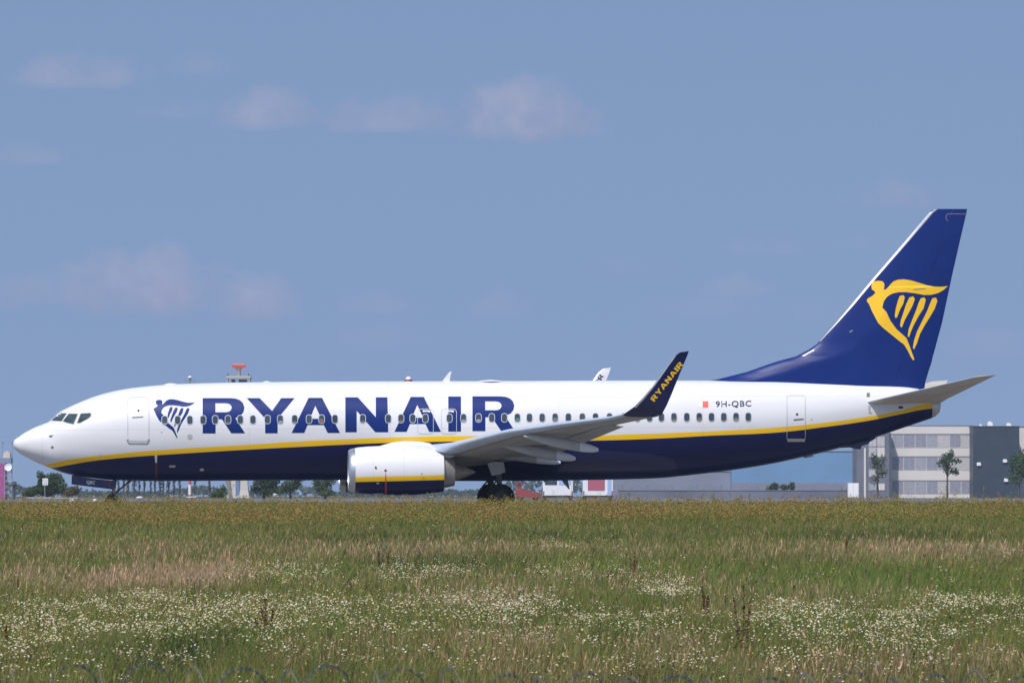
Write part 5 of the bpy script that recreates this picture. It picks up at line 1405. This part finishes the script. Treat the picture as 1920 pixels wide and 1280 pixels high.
# dock plants: rust brown seed spikes standing over the grass
DOCK = attr_mat('dry dock seeds', .1, .9)
DOCKS = [(711, 1088, 56, 'left of two rust brown dock spikes close together below the engine'), (727, 1090, 55, 'right of two rust brown dock spikes close together below the engine'), (1587, 1056, 44, 'lone thin brown dock spike in straw coloured grass on the right'), (1417, 1084, 22, 'short dark brown dock spike in fresh green grass'),
         (1392, 1232, 140, 'tallest branching dark brown dock plant in the daisies at lower right'), (1322, 1180, 82, 'slim brown dock plant left of the tallest dark dock'), (1491, 1132, 36, 'small dark dock spike right of the tallest dark dock'), (500, 1208, 88, 'reddish brown dock among the thick daisies at lower left'),
         (32, 1128, 44, 'reddish dock spike near the left edge above the daisies'), (17, 1232, 60, 'dark brown dock at the left edge in yellow flowers'), (580, 1180, 40, 'short brown dock right of the reddish one in the daisies'), (480, 1200, 44, 'small reddish dock just left of the taller reddish dock'), (612, 1200, 36, 'low brown dock at the right end of the thick daisies'),
         (1188, 1100, 70, 'pale brown thin dock in green grass right of centre'), (1147, 1108, 40, 'faint short brown dock in grass right of centre'), (1705, 1110, 40, 'pale brown dock tuft in fresh grass at far right')]
for i, (px, py, hp, lab) in enumerate(DOCKS):
    d = float(np.interp(-py, -(HORY + FPX * (CAMZ - gz(DD) - .10) / DD), DD)); h = hp / FPX * d + .1
    root = empty('dock_plant', at(px, d)); tag(root, lab, 'dock plant')
    g = np.random.default_rng(300 + i); br = 3 if hp > 60 else 1
    ms = MB(); Cs = []
    for b in range(br):
        tip = Vector((g.normal() * .02 + (b - (br - 1) / 2) * .05 * h * 1.6, g.normal() * .02, h * (1 - .18 * abs(b - (br - 1) / 2))))
        ms.tube((0, 0, -.02), tip, .006, .003, 6)
        m = 150; t = .28 + .72 * g.random(m); r = (.016 + .02 * g.random(m)) * (1.1 - t * .75) * (1 + .3 * np.sin(t * 60))
        an = g.uniform(0, 6.283, m); Cs.append(np.stack([tip.x * t + r * np.cos(an), tip.y * t + r * np.sin(an), tip.z * t], 1))
    ms.build('stem', BARK, root)
    C = np.concatenate(Cs); m = len(C); a = g.normal(size=(m, 3)); a /= np.linalg.norm(a, axis=1)[:, None]; b = np.cross(a, g.normal(size=(m, 3))); b /= np.linalg.norm(b, axis=1)[:, None]; s_ = g.uniform(.006, .013, m)[:, None] * (1.2 if d > 90 else 1)
    V = np.stack([C - a * s_, C - b * s_, C + a * s_, C + b * s_], 1).reshape(-1, 3)
    base = np.array([.13, .055, .03]) if 'pale' not in lab and 'faint' not in lab else np.array([.24, .14, .08])
    link(raw_mesh('seed_spike', V, np.arange(m * 4).reshape(m, 4), np.repeat(base[None] * g.uniform(.6, 1.4, (m, 1)), 4, 0), DOCK), 'seed_spike', root)

# ------------------------------------------------------------------ perimeter fence topped by a coil of razor wire
WIRE = pmat('galvanised razor wire', (.20, .20, .205), .55, metal=.2, var=.2, vscale=20)
fd = 34.0
fence = empty('perimeter_fence', (0, fd + AWAY, float(gz(fd)))); tag(fence, 'airport fence topped by looping barbed wire along the lower frame edge', 'fence')
fz = float(gz(fd)); s34 = fd / FPX
for k in range(-21, 22):
    cx = (1015 + k * 81.5 + random.uniform(-20, 20) - 960) * s34
    px = cx / s34 + 960
    tp = hz(np.interp(px, [0, 120, 300, 1000, 1250, 1500, 1920], [1240, 1246, 1244, 1255, 1261, 1262, 1257]) + random.uniform(-4, 14), fd) - fz
    r = .31; tilt = R(23 if k % 2 else -23) + random.uniform(-.12, .12); ax = Vector((math.sin(tilt), math.cos(tilt), 0)); m = MB(); N = 40
    pts = [Vector((cx, 0, tp - r)) + ax * (r * math.sin(2 * math.pi * i / N)) + Vector((0, 0, r * math.cos(2 * math.pi * i / N))) + Vector((.03 * math.sin(4 * math.pi * i / N), 0, 0)) for i in range(N)]
    for i in range(N): m.tube(pts[i], pts[(i + 1) % N], .0020, n=5, caps=False)
    for i in range(0, N):
        if random.random() < .8:
            p = pts[i].lerp(pts[(i + 1) % N], random.random()); t = (pts[(i + 1) % N] - pts[i]).normalized(); u = (p - Vector((cx, 0, tp - r))).normalized()
            for sg in (1, -1):
                m.add([p - t * .011, p + t * .011, p + t * .017 + u * .009 * sg, p - t * .017 + u * .009 * sg], [(0, 1, 2, 3)])
    m.build('wire_loop', WIRE, fence)
zt = hz(1256, fd) - fz - .31
m = MB()
for dz in (-.27, 0.05): m.tube((-4.2, 0, zt + dz), (4.2, 0, zt + dz), .003, n=5)
for kk in range(7): m.tube((-4.2, 0, zt - .5 - kk * .22), (4.2, 0, zt - .5 - kk * .22), .002, n=5)
m.build('strand_wire', WIRE, fence)
for x in (-3.9, -1.3, 1.3, 3.9):
    m = MB(); m.tube((x, .06, -.1), (x, .06, zt - .36), .03, n=10); m.build('post', T_GR, fence)

# ------------------------------------------------------------------ the summer air between here and the far side of the airport
HZ = bpy.data.materials.new('air'); HZ.use_nodes = True
hn = HZ.node_tree.nodes; hn.remove(hn['Principled BSDF'])
pv = hn.new('ShaderNodeVolumePrincipled'); pv.inputs['Color'].default_value = (.66, .80, 1.0, 1); pv.inputs['Density'].default_value = HAZE = 0.00008
pv.inputs['Anisotropy'].default_value = 0.0
HZ.node_tree.links.new(pv.outputs[0], hn['Material Output'].inputs['Volume'])
m = MB(); m.box((-1750, -275, -14), (1750, 3420, 34)); hz_o = m.build('haze', HZ); tag(hz_o, kind='stuff')
